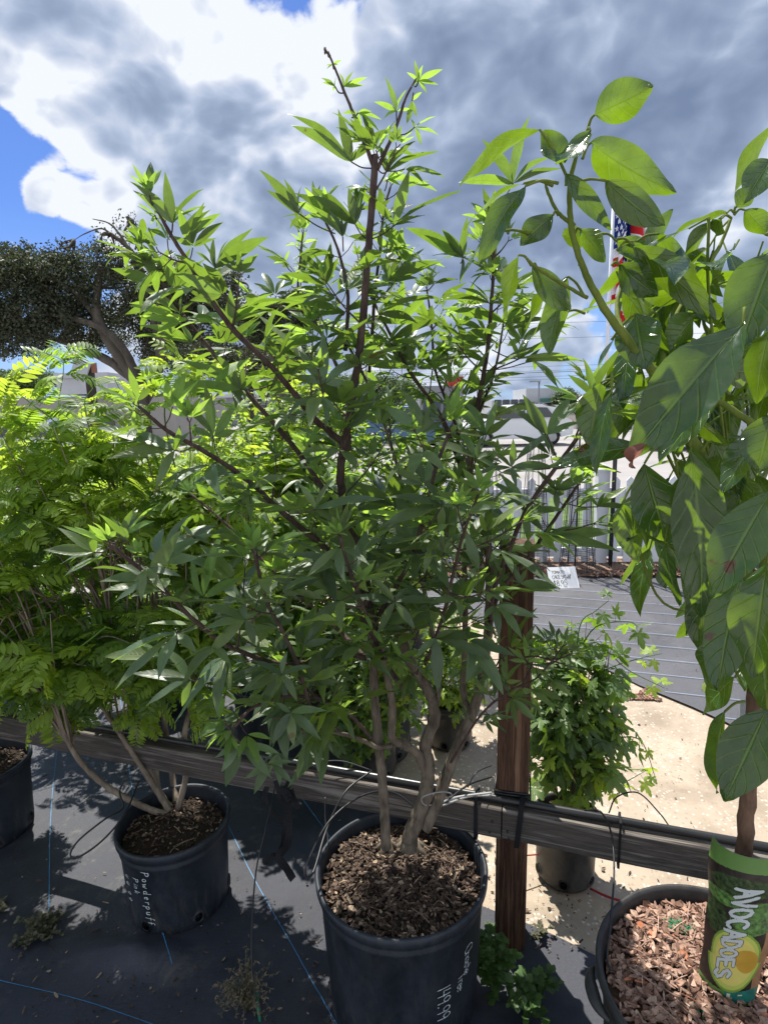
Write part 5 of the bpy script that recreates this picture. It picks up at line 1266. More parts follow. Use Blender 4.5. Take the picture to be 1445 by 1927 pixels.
for l in ([(1060, 1420), (1080, 1300), (1090, 1180), (1120, 1150), (1145, 1130)], [(1070, 1330), (1110, 1210), (1180, 1260), (1250, 1295)], [(1080, 1240), (1120, 1180), (1180, 1170), (1200, 1180)], [(1060, 1250), (1020, 1190), (1000, 1210)], [(1120, 1400), (1200, 1390), (1235, 1470)], [(1100, 1500), (1160, 1480), (1215, 1450)], [(1080, 1300), (1140, 1260), (1200, 1240), (1245, 1230)]):
    P = catmull([atY(x, y, cB.y) for x, y in l], 5); b = MB(); b.tube(P, [.0028 - .0018 * k / (len(P) - 1) for k in range(len(P))], 5); T.addmb(b)
    maple_leaves(.048, .6, .5, .2)(T, P, V((0, 0, 1)), root, None)
T.build('foliage', [M_MAPLE, M_LIME], root)
for k, (px, py, h, rx, rz, lab, ym, sz) in enumerate(((700, 1500, .30, .30, .34, 'low maple sapling behind the rail, seen through the trunks of the chaste tree', .25, .05), (600, 1380, .30, .32, .40, 'maple sapling farther back, left of the chaste tree trunks', .3, .05), (850, 1440, .26, .20, .28, 'small maple sapling behind the rail, just left of the brown post', .35, .045))):
    c = atZ(px, py - 25, 0); c.y += .1; p_, _, _, zz_ = make_pot(('small black pot behind the rail directly behind the chaste tree trunks', 'small black pot behind the rail left of the chaste tree trunks', 'small black pot on the concrete just left of the brown post')[k], c, .12, .22, M_POTB, M_CHIP, M_SOIL, nch=0)
    root, T = shrub('maple_sapling', lab, 'tree', V((c.x, c.y, zz_)), V((c.x, c.y, zz_ - .06 + rz)), V((rx, rx, rz)), 105 if k < 2 else 60, maple_leaves(sz, .9, .6, ym), M_TWIG, .006, None, None, 3)
    T.build('foliage', [M_MAPLE, M_LIME], root)

# taller small-leaved shrubs behind the chaste tree
OV = []
for k in range(5):
    b = MB(); random.seed(400 + k)
    for j in range(7):
        a = (j - 3) * .5; d = V((math.sin(a), math.cos(a), random.uniform(-.2, .3))).normalized()
        leaf(b, V((0, j * .05, 0)), d, ortho(ZV + rv(.4), d), .62 * random.uniform(.7, 1.1), .26, 'oval', 3, .2, .4, 0, 1)
    OV.append(tmpl(b))
random.seed(31)
def ov_leaves(size=.07, dens=1.0, ym=.1, tpl=None):
    def f(T, P, u, root, S):
        n = len(P) - 1
        for k in range(int(8 * dens)):
            t = 1 - .75 * k / (8 * dens); i = min(n, max(1, int(t * n + .5))); p = P[i - 1].lerp(P[i], random.random()); ax = (P[i] - P[i - 1]).normalized()
            a = Quaternion(ax, k * 2.4 + random.uniform(-.4, .4)) @ ax.orthogonal().normalized()
            d = (a * .8 + ax * .5 + rv(.3)).normalized()
            T.put(random.choice(tpl or OV), frame(p, d, UP + rv(.6), size * random.uniform(.6, 1.2)), 1 if random.random() < ym + u.z * ym else 0)
    return f
for (x, y, h, r_, zr, lab, ym, n_) in ((-.42, 3.4, 1.25, .42, .55, 'leafy lime-tipped shrub in a row of pots behind the left half of the chaste tree', .35, 110), (.12, 3.7, 1.05, .45, .50, 'mid green leafy shrub behind the middle of the chaste tree', .1, 110), (-1.05, 4.2, 1.2, .5, .45, 'rounded green shrub behind the feathery shrubs at the left', .15, 90), (-2.3, 4.0, 1.0, .7, .5, 'wide dark green shrub at the far left behind the feathery shrubs', .12, 110), (-.05, 2.55, .98, .26, .34, 'narrow leafy shrub close behind the chaste tree stems', .2, 60)):
    c = V((x, y, 0)); p_, _, _, zz_ = make_pot('black pot of the ' + lab.split(' in a row')[0], c, .17, .3, M_POT, M_CHIP, M_SOIL, nch=0)
    root, T = shrub('leafy_shrub', lab, 'shrub', V((x, y, zz_)), V((x, y, h)), V((r_, r_ * .8, zr)), n_, ov_leaves(.085, 1.1, ym), M_TWIG, .009, None, None, 5)
    T.build('foliage', [M_SHRUB, M_LIME], root)
# lime maple shoots above the foliage left of the main leader
c = V((-.50, 2.95, 0)); p_, _, _, zz_ = make_pot('black nursery pot of the lime green maple behind the chaste tree', c, .15, .28, M_POT, M_CHIP, M_SOIL, nch=0)
root, T = shrub('lime_maple', 'slender young maple with lime green star leaves behind the left half of the chaste tree', 'tree', V((c.x, c.y, zz_)), V((c.x, c.y, 1.55)), V((.36, .25, .50)), 60, maple_leaves(.055, 1, .1, .9), M_TWIG, .008, None, None, 4)
T.build('foliage', [M_MAPLE, M_LIME], root)
# ------------------------------------------------------------------ avocado tree
random.seed(77)
av = empty('avocado_tree', atZ(1370, 1872, zsA), 'young avocado tree with large glossy drooping leaves in the right hand pot', 'tree')
AT = MB(); AS = MB(); AL = MB()
Ya = atZ(1372, 1868, zsA).y
tk = stem(AT, [(1372, 1890, Ya), (1388, 1720, Ya), (1402, 1560, Ya), (1412, 1440, Ya), (1420, 1300, Ya)], .016, .0135)
stem(AS, [(1420, 1305, Ya), (1415, 1150, Ya), (1380, 990, Ya + .02), (1320, 860, Ya + .04), (1262, 760, Ya + .05), (1222, 690, Ya + .05)], .0125, .0088)
stem(AS, [(1226, 697, Ya + .05), (1180, 640, Ya + .04), (1130, 570, Ya + .03), (1095, 500, Ya + .02), (1075, 430, Ya + .02), (1072, 350, Ya + .02), (1085, 290, Ya + .02), (1104, 248, Ya + .02)], .0085, .0026)
stem(AS, [(1418, 1200, Ya), (1440, 1050, Ya - .03), (1460, 900, Ya - .05), (1440, 820, Ya - .07), (1390, 780, Ya - .08), (1330, 740, Ya - .06)], .009, .0045)
stem(AS, [(1240, 730, Ya + .05), (1255, 640, Ya + .12), (1300, 540, Ya + .18), (1350, 470, Ya + .22), (1375, 410, Ya + .24)], .007, .003)
stem(AS, [(1175, 640, Ya + .04), (1160, 580, Ya + .1), (1175, 520, Ya + .14), (1190, 455, Ya + .16)], .005, .0025)
stem(AS, [(1080, 425, Ya + .02), (1050, 400, Ya + .03), (1030, 360, Ya + .04), (1026, 340, Ya + .04)], .004, .002)
stem(AS, [(1104, 560, Ya + .03), (1050, 530, Ya + .0), (1005, 500, Ya - .02), (990, 485, Ya - .02)], .0035, .002)
stem(AS, [(1420, 1300, Ya), (1450, 1200, Ya - .1), (1470, 1050, Ya - .12), (1480, 900, Ya - .14)], .008, .004)
# attachment, base, tip, width in px, depth offset, roll (0 = upper face to the camera, 180 = under side), curl
AV = [((1104, 248), (1118, 216), (1228, 166), 78, .02, 165, .75), ((1072, 345), (1015, 243), (862, 352), 50, .0, 150, .7), ((1104, 250), (1110, 247), (1046, 312), 55, -.01, 20, -.4), ((1100, 262), (1062, 305), (1018, 250), 52, .0, 15, .5),
 ((1095, 300), (1112, 268), (1266, 366), 82, .03, 160, 1.1), ((1072, 350), (1140, 340), (1246, 430), 66, .0, 165, .9), ((1065, 350), (1064, 326), (1152, 430), 38, -.02, 40, .8), ((1050, 345), (988, 350), (905, 498), 62, -.03, 10, .7), ((1040, 350), (985, 345), (872, 432), 38, .02, 140, .7),
 ((1000, 440), (925, 440), (866, 530), 38, .02, 60, .5), ((1050, 405), (1040, 405), (978, 462), 58, .02, 15, .3), ((1080, 440), (1092, 432), (1140, 490), 50, .03, 160, .5), ((1160, 450), (1190, 462), (1345, 600), 66, .08, 165, .8), ((1190, 460), (1240, 440), (1318, 560), 60, .1, 150, .8),
 ((1440, 440), (1458, 470), (1385, 660), 118, -.17, 12, .35), ((1400, 580), (1398, 612), (1188, 868), 132, -.2, 8, .45), ((1370, 740), (1352, 742), (1236, 872), 82, -.17, 12, .4), ((1300, 780), (1298, 842), (1320, 1165), 116, -.05, -10, .4), ((1240, 840), (1212, 872), (1258, 1022), 92, .0, 15, .4),
 ((1200, 900), (1170, 948), (1200, 1062), 56, .03, 165, .4), ((1445, 880), (1450, 925), (1335, 1125), 104, -.22, 12, .5), ((1260, 980), (1250, 1020), (1278, 1140), 44, .0, 40, .3), ((1420, 1060), (1392, 1085), (1348, 1300), 92, -.12, 14, .3), ((1450, 1030), (1442, 1060), (1412, 1275), 100, -.2, 15, .3),
 ((1400, 1260), (1382, 1275), (1318, 1342), 64, -.1, 10, .3), ((1440, 1300), (1442, 1335), (1362, 1508), 100, -.17, 8, .3), ((1400, 1320), (1362, 1340), (1346, 1492), 56, -.08, 30, .3), ((1450, 600), (1448, 618), (1422, 760), 66, -.2, 20, .4), ((1458, 250), (1450, 235), (1382, 362), 44, -.05, 160, .5),
 ((1460, 280), (1452, 300), (1400, 385), 62, -.07, 20, .5), ((1380, 400), (1366, 402), (1256, 452), 42, .22, 150, .8), ((1375, 410), (1352, 412), (1278, 505), 46, .22, 150, .7), ((1375, 410), (1356, 412), (1345, 442), 44, .2, 15, .3), ((1375, 410), (1330, 470), (1270, 520), 44, .25, 145, .5), ((1380, 405), (1400, 395), (1445, 440), 44, .22, 160, .4),
 ((1380, 400), (1385, 390), (1420, 350), 40, .22, 165, .3), ((1150, 640), (1196, 590), (1214, 695), 92, .06, 25, .3), ((1215, 600), (1235, 590), (1248, 700), 52, .08, 40, .3), ((1100, 560), (1068, 520), (1030, 668), 60, .06, 160, .4), ((1000, 500), (975, 480), (950, 600), 46, .02, 160, .4), ((1010, 505), (1000, 500), (1072, 590), 50, .05, 165, .5),
 ((1060, 545), (1040, 540), (990, 620), 48, .08, 155, .4), ((1100, 590), (1060, 590), (985, 650), 44, .08, 150, .4), ((1150, 700), (1150, 740), (1122, 895), 48, -.05, 30, .4), ((1160, 720), (1130, 720), (1108, 840), 72, .05, 165, .2), ((1200, 470), (1215, 470), (1262, 392), 40, .15, 160, .3),
 ((1150, 500), (1165, 500), (1235, 560), 62, .1, 15, .5), ((1190, 455), (1160, 470), (1230, 490), 40, .08, 10, .2), ((1190, 560), (1210, 560), (1300, 540), 44, .12, 60, .5), ((1300, 600), (1310, 590), (1260, 660), 70, .1, 165, .3), ((1300, 660), (1290, 640), (1250, 690), 50, .12, 165, .3),
 ((1445, 840), (1430, 820), (1355, 925), 66, -.1, 14, .4), ((1445, 760), (1452, 780), (1425, 890), 92, -.2, 10, .3), ((1320, 850), (1340, 830), (1400, 940), 66, .0, 165, .3), ((1270, 870), (1275, 900), (1300, 1000), 60, .02, 165, .3), ((1360, 900), (1380, 880), (1410, 1010), 60, .0, 30, .3),
 ((1300, 1100), (1322, 1080), (1318, 1230), 60, .02, 25, .3), ((1420, 1150), (1440, 1150), (1440, 1340), 110, -.14, 12, .3), ((1330, 700), (1340, 690), (1420, 650), 70, -.02, 160, .4), ((1350, 720), (1370, 700), (1450, 700), 70, -.05, 160, .4), ((1390, 780), (1410, 760), (1450, 680), 50, -.05, 150, .3),
 ((1130, 440), (1160, 455), (1225, 480), 44, .12, 165, .4), ((1090, 500), (1090, 470), (1060, 430), 40, .1, 160, .4), ((1240, 1060), (1258, 1060), (1252, 1110), 40, .03, 20, .2), ((1330, 1200), (1345, 1200), (1330, 1290), 60, -.02, 20, .2), ((1190, 690), (1205, 700), (1185, 790), 60, .1, 160, .2)]
for at_, B, T, wpx, dy, roll, curl in AV:
    Y = Ya + dy; A_ = atY(*at_, Y + .01); Bw = atY(*B, Y); Tw = atY(*T, Y + random.uniform(-.05, .05))
    AS.tube(catmull([A_, (A_ + Bw) / 2 + V((0, 0, .006)), Bw], 5), [.0026, .0025, .0024, .0023, .0022, .0022, .0021, .002, .002, .002, .0019][:len(catmull([A_, Bw, Tw], 5))], 6)
    W = wpx / F * ((Bw - CAM).dot(_f)) * .98
    handleaf(AL, Bw, Tw, W, 0, curl, random.uniform(.08, .42), random.uniform(.05, .11), 3, 16, 'avo', 0, roll + random.uniform(-16, 16), random.uniform(-.7, .7))
# fill: hanging leaves inside the crown and towards the side hidden from the camera
for k in range(190):
    px, py = (random.uniform(1150, 1500), random.uniform(430, 760)) if k < 110 else (random.uniform(1210, 1520), random.uniform(740, 1250))
    if px < 1330 and py > 1050: continue
    if px < 1215 and py < 470: continue
    Y = Ya + random.uniform(.06, .45); B = atY(px, py, Y); a = random.uniform(0, 6.28); d = V((math.cos(a) * .6, math.sin(a) * .6, random.uniform(-1.0, .1))).normalized()
    L = random.uniform(.10, .19); AS.tube([B - d * .03 + V((0, 0, .01)), B], .0018, 5, cap=False)
    leaf(AL, B, d, ortho(UP + rv(.6), d), L, L * random.uniform(.28, .40), 'avo', 10, random.uniform(.1, .35), random.uniform(.2, .9), .05, 3, 0, random.uniform(-.5, .5))
    if k % 10 == 0:
        AS.tube(catmull([B - d * .03 + V((0, 0, .01)), B + V((.05, .0, -.15)), atY(1400, 1150, Ya + .05)], 6), .0028, 5)
AT.build('trunk', M_AVOBARK, av); AS.build('branches', M_AVOSTEM, av); AL.build('foliage', M_AVO, av)
# brown curled tip of the big front leaf
cb = MB(); Yt = Ya - .2
handleaf(cb, atY(1214, 838, Yt - .004), atY(1186, 878, Yt + .01), 40 / F * .75, 0, 1.6, .5, .12, 3, 10, 'oval', 0, 20, .6)
o = cb.build('withered_leaf_tip', simple('withered_brown_leaf', (.17, .06, .035), .5, .4, .5, 80, .4), av); o['label'] = 'curled red-brown withered tip of the big front leaf'

# ------------------------------------------------------------------ printed sleeve round the trunk
def pal(n, c, nz=.15, sc=60, r=.35): return simple(n, c, r, .5, .0, 60, nz, vscale=sc)
SM = [pal('sleeve_green', (.11, .22, .05), .1, 12), pal('sleeve_dark_brown', (.028, .020, .016), .5, 90), pal('sleeve_dark_avocado', (.035, .06, .02), .9, 130), pal('sleeve_green_avocado', (.09, .19, .045), .8, 110),
      pal('sleeve_avocado_skin', (.20, .33, .05), .15), pal('sleeve_yellow_green', (.45, .52, .10), .1, 15), pal('sleeve_yellow_flesh', (.62, .55, .14), .1, 15), pal('sleeve_orange_hollow', (.50, .30, .04), .2, 15),
      pal('sleeve_letter', (.52, .56, .55), .05), pal('sleeve_letter_edge', (.02, .04, .02), .1), pal('sleeve_teal', (.02, .17, .13), .3, 60), pal('sleeve_white_mark', (.6, .62, .4), .1), pal('sleeve_inside', (.42, .44, .46), .15, 300), pal('sleeve_tan', (.30, .16, .08), .2)]
segs = []
word = 'AVOCADOES'; s0u, s0v, s1u, s1v = .56, .810, .36, .165
LET = {'A': [((0, .0), (.5, 1)), ((.5, 1), (1, 0)), ((.2, .38), (.8, .38))], 'V': [((0, 1), (.5, 0)), ((.5, 0), (1, 1))], 'O': [(a, b) for a, b in zip(arc(.5, .5, .45, .48, 0, 360, 12)[:-1], arc(.5, .5, .45, .48, 0, 360, 12)[1:])],
       'C': [(a, b) for a, b in zip(arc(.55, .5, .48, .48, 45, 315, 10)[:-1], arc(.55, .5, .48, .48, 45, 315, 10)[1:])], 'D': [((.08, 0), (.08, 1)), ((.08, 1), (.6, .95)), ((.6, .95), (.95, .6)), ((.95, .6), (.95, .4)), ((.95, .4), (.6, .05)), ((.6, .05), (.08, 0))],
       'E': [((.1, 0), (.1, 1)), ((.1, 1), (.9, 1)), ((.1, .52), (.75, .52)), ((.1, 0), (.9, 0))], 'S': [((.9, .85), (.55, 1)), ((.55, 1), (.15, .8)), ((.15, .8), (.3, .56)), ((.3, .56), (.75, .42)), ((.75, .42), (.85, .2)), ((.85, .2), (.45, 0)), ((.45, 0), (.08, .14))]}
SW, SH = .150, .352        # sleeve arc width and height in metres
adv = (s0v - s1v) * SH / 9
for i, ch in enumerate(word):
    t = i / 9.0; bu = (s0u + (s1u - s0u) * t) * SW; bv = (s0v + (s1v - s0v) * t) * SH
    hh = .040 * (1 - .15 * t); ww = adv * .80
    for a, c in LET[ch]:
        f = lambda p: (bu - hh * .5 + hh * p[1] - 0, bv - ww * p[0] - hh * .30 * (p[1] - .5) * -1)
        segs.append((f(a), f(c)))
def art(u, v):
    x, y = u * SW, v * SH
    dm = 9
    for (ax, ay), (bx_, by_) in segs:
        dx_, dy_ = bx_ - ax, by_ - ay; L2 = dx_ * dx_ + dy_ * dy_ + 1e-12; t = max(0, min(1, ((x - ax) * dx_ + (y - ay) * dy_) / L2))
        d_ = math.hypot(x - ax - dx_ * t, y - ay - dy_ * t); dm = min(dm, d_)
    if dm < .0036: return 8
    if dm < .0050: return 9
    if v > .875 + .03 * math.sin(u * 3): return 0
    e = ((u - .52) * math.cos(.12) + (v - .33) * .45 * math.sin(.12)); g_ = ((v - .315) * 2.2 * .55 - (u - .52) * .12)
    rad_ = math.hypot(e / (.36 + .05 * (v < .3)), (v - .315) / .215)
    if rad_ < 1:
        hx, hv = (u - .70) / .17, (v - .315) / .085
        if hx * hx + hv * hv + .4 * hx * hv < 1: return 7
        if rad_ > .93: return 4
        if rad_ > .80: return 5
        return 6
    if v < .135 - .03 * math.sin(u * 3):
        if u > .45 and v > .025 and v < .11 + .05 * (u - .5): 
            if abs(u - .52) < .03 and abs(v - .07) < .02: return 11
            if abs(u - .70) < .04 and abs(v - .085) < .004: return 11
            return 10
        return 0
    if u > .86 and v < .52: return 13
    if (u - .18) ** 2 / .030 + (v - .56) ** 2 / .011 < 1: return 2
    if (u - .70) ** 2 / .10 + (v - .61) ** 2 / .011 < 1: return 3
    if (u - .25) ** 2 / .08 + (v - .70) ** 2 / .0020 < 1: return 3
    if (u - .50) ** 2 / .16 + (v - .80) ** 2 / .0045 < 1: return 2
    return 1
sc_ = atZ(1370, 1868, zsA); NXs, NYs = 110, 250
def sleeve_pt(u, v, off=0):
    z = zsA + .012 + v * SH; cx = sc_.x + .018 * v - .004; cy = sc_.y
    rot = math.atan2(CAM.y - cy, CAM.x - cx)      # opening at the back, printed side outwards to the aisle
    half = .058 + .012 * v; a = rot + (u - .5) * 2.35
    q = 1 + .06 * math.sin(v * 9 + u * 4) * (1 - v) + .03 * math.sin(v * 17)
    fl = 1 - .28 * math.cos((u - .5) * 2.35) * (1 - v)      # squeezed flat at the foot
    return V((cx + math.cos(a) * (half * q * fl + off) , cy + math.sin(a) * (half * q * fl + off), z - .010 * math.cos(u * 3)))
sv = MB()
for j in range(NYs + 1):
    for k in range(NXs + 1): sv.v.append(sleeve_pt(k / NXs, j / NYs))
for j in range(NYs):
    for k in range(NXs):
        a = j * (NXs + 1) + k; sv.face((a, a + 1, a + NXs + 2, a + NXs + 1), None, art((k + .5) / NXs, (j + .5) / NYs))
slv = sv.build('printed_sleeve', SM); slv.location = (0, 0, 0)
tag(slv, 'curled printed plastic sleeve with avocado pictures and grey lettering wrapped round the avocado trunk', 'plant sleeve')
inn = MB(); n0 = 24
for j in range(n0 + 1):
    for k in range(n0 + 1): inn.v.append(sleeve_pt(k / n0, j / n0, -.0012))
for j in range(n0):
    for k in range(n0): a = j * (n0 + 1) + k; inn.face((a, a + n0 + 1, a + n0 + 2, a + 1))
inn.build('inner_face', SM[12], slv)
# pale stake beside the trunk
stk = MB(); pts = [atY(1392, 1700, Ya + .045), atY(1402, 1500, Ya + .045), atY(1404, 1320, Ya + .045)]
stk.tube(pts, .011, 4); tag(stk.build('plant_stake', simple('pale_plastic_stake', (.55, .57, .60), .5, .4, .1, 200, .12, vscale=200), smooth=False), 'pale grey plastic stake standing behind the avocado trunk', 'stake')

# ------------------------------------------------------------------ tubes, straps and small things
def hose(name, l, r, m, label, cat, group=None, z=None):
    P = [atZ(x, y, zz_) if isinstance(zz_, float) and zz_ <= 0.6 and tag_ == 'z' else atY(x, y, zz_) for (x, y, zz_, tag_) in l]
    b = MB(); b.tube(catmull(P, 8), r, 6); return tag(b.build(name, m), label, cat, group)
q = lambda x, y, Y: (x, y, Y, 'y')
Yr = lambda px: (RA + rd * s_at(px, 1500, .49)).y
hose('drip_tube', [q(238, 1455, 1.72), q(226, 1490, 1.68), q(232, 1520, 1.60), q(200, 1540, 1.55), q(150, 1580, 1.50), q(133, 1608, 1.48), q(150, 1612, 1.48), q(195, 1580, 1.52), q(236, 1530, 1.58), q(262, 1470, 1.70)], .0028, M_BLACKRUB, 'thin black drip tube looped beside the left pot with handwriting', 'tube', 'drip tubes')
hose('drip_tube', [q(700, 1450, Yr(700)), q(650, 1490, 1.50), q(615, 1560, 1.42), q(590, 1640, 1.30), q(574, 1650, 1.28), q(580, 1620, 1.30), q(620, 1545, 1.38), q(680, 1498, 1.46), q(735, 1490, 1.50), q(775, 1515, 1.48), q(785, 1540, 1.46)], .0028, M_BLACKRUB, 'thin black drip tube arching from the rail into the big central pot', 'tube', 'drip tubes')
hose('drip_tube', [q(520, 1470, 1.62), q(500, 1560, 1.50), q(482, 1640, 1.42), q(474, 1750, 1.30), q(475, 1820, 1.24), q(480, 1850, 1.2)], .0022, M_BLACKRUB, 'thin black tube running straight down to the green stake on the fabric', 'tube', 'drip tubes')
hose('drip_tube', [q(1100, 1525, Yr(1100) - .0), q(1130, 1528, Yr(1130) - .06), q(1150, 1570, 1.36), q(1155, 1640, 1.26), q(1148, 1740, 1.12), q(1142, 1800, 1.03), q(1150, 1830, .99)], .0026, M_BLACKRUB, 'black drip tube dropping from the pipe into the avocado pot', 'tube', 'drip tubes')
hose('drip_tube', [q(1145, 1530, 1.55), q(1160, 1500, 1.56), q(1200, 1492, 1.55), q(1240, 1530, 1.5), q(1262, 1560, 1.46)], .0022, M_BLACKRUB, 'small black drip tube loop standing up from the pipe in front of the concrete', 'tube', 'drip tubes')
hose('drip_tube', [q(540, 1470, 1.6), q(590, 1440, 1.62), q(640, 1432, 1.64), q(700, 1450, 1.62)], .0024, M_BLACKRUB, 'black drip tube bulging over the rail left of the big pot', 'tube', 'drip tubes')
hose('drip_tube', [q(612, 1500, 1.54), q(612, 1540, 1.50), q(617, 1580, 1.45), q(612, 1600, 1.42)], .0018, M_BLACKRUB, 'short black drip tube hanging from the rail left of the big pot', 'tube', 'drip tubes')
hose('thin_hose', [q(955, 1612, 1.75), q(1010, 1608, 1.78), q(1040, 1602, 1.8)], .0022, simple('red_cord_rubber', (.35, .03, .02), .6, .3, 0), 'short thin red cord between the post and the small pot', 'cord')
b = MB(); b.tube(catmull([atZ(1110, 1672, .006), atZ(1150, 1690, .006), atZ(1230, 1712, .006), atZ(1330, 1760, .006)], 8), .004, 6); tag(b.build('red_hose', simple('red_hose_rubber', (.28, .02, .02), .6, .3, 0)), 'dark red hose lying on the concrete between the small pot and the avocado pot', 'hose')
# black webbing strap hanging from the rail
def ribbon(b, P, w_, nrm0):
    P = catmull(P, 7); prev = None
    for k, p in enumerate(P):
        t = (P[min(k + 1, len(P) - 1)] - P[max(k - 1, 0)]).normalized(); ang_ = .5 * math.sin(k * .45 + nrm0); s = (Quaternion(t, ang_) @ ortho(V((1, 0, 0)), t)) * w_
        nn = t.cross(s).normalized() * .0008
        i = b.add(p - s + nn, p + s + nn, p + s - nn, p - s - nn)
        if prev is not None:
            for j in range(4): b.face((prev + j, prev + (j + 1) % 4, i + (j + 1) % 4, i + j))
        else: b.face((i, i + 1, i + 2, i + 3))
        prev = i
    b.face((prev + 3, prev + 2, prev + 1, prev))
sb = MB(); Ys = 1.56
ribbon(sb, [atY(520, 1468, Ys + .03), atY(530, 1500, Ys), atY(540, 1520, Ys), atY(538, 1560, Ys - .01), atY(530, 1600, Ys - .02), atY(515, 1612, Ys - .03), atY(495, 1622, Ys - .04)], .010, .2)
ribbon(sb, [atY(545, 1470, Ys + .03), atY(535, 1500, Ys), atY(545, 1545, Ys - .01), atY(540, 1590, Ys - .03), atY(525, 1612, Ys - .04), atY(540, 1635, Ys - .06), atY(552, 1655, Ys - .08)], .011, 1.2)
ribbon(sb, [atY(503, 1480, Ys + .02), atY(498, 1500, Ys), atY(510, 1525, Ys), atY(530, 1545, Ys), atY(545, 1560, Ys)], .008, 2.2)
ribbon(sb, [atY(548, 1485, Ys + .01), atY(555, 1505, Ys), atY(562, 1522, Ys - .01)], .007, 0)
for k in range(3): sb.tube([atY(522 + 6 * k, 1478 + 7 * k, Ys - .01), atY(538 + 3 * k, 1492 + 6 * k, Ys - .015), atY(546, 1504 + 3 * k, Ys - .01)], [.007, .011, .006], 7)
tag(sb.build('webbing_strap', M_STRAP, smooth=False), 'knotted black webbing strap hanging from the rail left of the big pot', 'strap')
# strap loops round rail and post, and grey ties
def loop_at(px, label, w_=.006, lean=0, name='tie_band', m=None, ext=.0):
    s0 = s_at(px, 1508, .49); b = MB(); o0 = RA + rd * s0; z0, z1 = .384, .518; f_, bk = -.003, .043 + ext
    pts = [(f_, z0), (f_, z1), (bk, z1), (bk, z0)]
    for k in range(4):
        (a, za), (c, zc) = pts[k], pts[(k + 1) % 4]
        p = o0 + nrm * a; p.z = za; r_ = o0 + nrm * c; r_.z = zc; s = rd * w_
        la = rd * lean
        up_ = (nrm if k in (0, 2) else UP) * .0012
        vs = [p - s + (la if za == z1 else O0), p + s + (la if za == z1 else O0), r_ + s + (la if zc == z1 else O0), r_ - s + (la if zc == z1 else O0)]
        i = b.add(*[v + up_ for v in vs], *[v - up_ for v in vs])
        b.face((i, i + 1, i + 2, i + 3)); b.face((i + 7, i + 6, i + 5, i + 4)); b.face((i, i + 4, i + 5, i + 1)); b.face((i + 2, i + 6, i + 7, i + 3)); b.face((i + 1, i + 5, i + 6, i + 2)); b.face((i, i + 3, i + 7, i + 4))
    return tag(b.build(name, m or M_STRAP, smooth=False), label, 'strap', 'black bands round the rail')
loop_at(897, 'black band round the rail just left of the brown post', .005); loop_at(976, 'black band round the rail just right of the brown post', .007, .012); loop_at(1000 + 160, 'black band clipping the pipe to the rail midway to the avocado pot', .003)
zt = MB(); c1 = atY(905, 1497, Yb + .09)
for (l, r_) in (([(828, 1512, Yb + .04), (862, 1500, Yb + .1), (925, 1492, Yr(925) - .01)], .0035), ([(832, 1516, Yb + .04), (880, 1500, Yb + .12), (924, 1497, Yr(925) - .01)], .0028), ([(826, 1508, Yb + .04), (850, 1496, Yb + .02), (830, 1490, Yb - .02), (795, 1500, Yb - .02), (800, 1515, Yb + .0), (828, 1512, Yb + .04)], .002)):
    zt.tube(catmull([atY(*p) for p in l], 6), r_, 5)
tag(zt.build('tree_tie', M_ZIP), 'grey tie fastening the chaste tree trunk to the rail beside the post', 'tie')
zb = MB(); zb.tube(catmull([atY(*p) for p in ((835, 1512, Yb + .05), (880, 1478, Yb + .12), (925, 1462, Yb + .2))], 6), .003, 5); zb.tube(catmull([atY(*p) for p in ((880, 1482, Yb + .12), (895, 1455, Yb + .13), (925, 1440, Yb + .2))], 6), .0016, 5)
for rr2 in (0, .008, .016, .024):
    c = pc + V((0, 0, .50 + rr2)); zb.tube([c + Matrix.Rotation(rang + R(4), 3, 'Z') @ V((x * .049, y * .049, 0)) for x, y in ((-1, -1), (1, -1), (1, 1), (-1, 1), (-1, -1))], .0035, 5)
tag(zb.build('black_cord', M_BLACKRUB), 'black cord wound round the brown post and tied to the chaste tree', 'cord')
# green stake with its tag
gs = MB(); p0 = atZ(490, 1925, .0); gs.tube([atZ(490, 1925, .0), atZ(480, 1852, .045)], [.004, .0055], 8); gs.tube([atZ(480, 1852, .045), atZ(479, 1846, .05)], [.0055, .003], 8)
tag(gs.build('drip_stake', M_GREENP), 'green plastic drip stake leaning on the fabric at the bottom of the photo', 'stake')
# weeds
def weed(name, label, px, py, n, r, L, m, zr=.05, oval=True, spiky=False, z0=0, cat='weed'):
    c = atZ(px, py, z0); root = empty(name, c, label, cat); b = MB(); s = MB()
    for k in range(n):
        a = random.uniform(0, 6.28); q = r * random.uniform(.2, 1); tip = c + V((math.cos(a) * q, math.sin(a) * q, random.uniform(.2, 1) * zr)); md = c.lerp(tip, .5) + V((0, 0, zr * .35))
        P = catmull([c + V((0, 0, .002)), md, tip], 4); s.tube(P, [.0018 - .001 * j / (len(P) - 1) for j in range(len(P))], 4)
        for j in range(2, len(P)):
            for w_ in range(3):
                d = V((random.uniform(-1, 1), random.uniform(-1, 1), random.uniform(-.2, .7))).normalized(); l_ = L * random.uniform(.6, 1.2)
                leaf(b, P[j], d, ortho(UP + rv(.4), d), l_, l_ * (.25 if spiky else .75), 'oval', 3, .15, .3, 0, 1)
    s.build('stems', M_DRY, root); b.build('foliage', m, root)
weed('creeping_weed', 'low olive green weed creeping through the fabric seam at the lower left', 78, 1755, 34, .085, .015, M_DRY, .035)
weed('creeping_weed', 'small olive weed at the left edge near the fabric seam', -8, 1718, 12, .045, .014, M_DRY, .03)
weed('dry_weed', 'dried brown wispy weed on the fabric beside the green stake', 466, 1905, 42, .085, .012, simple('dry_brown_stem', (.16, .13, .08), .8, .2, 0, 60, .4), .13, spiky=True)
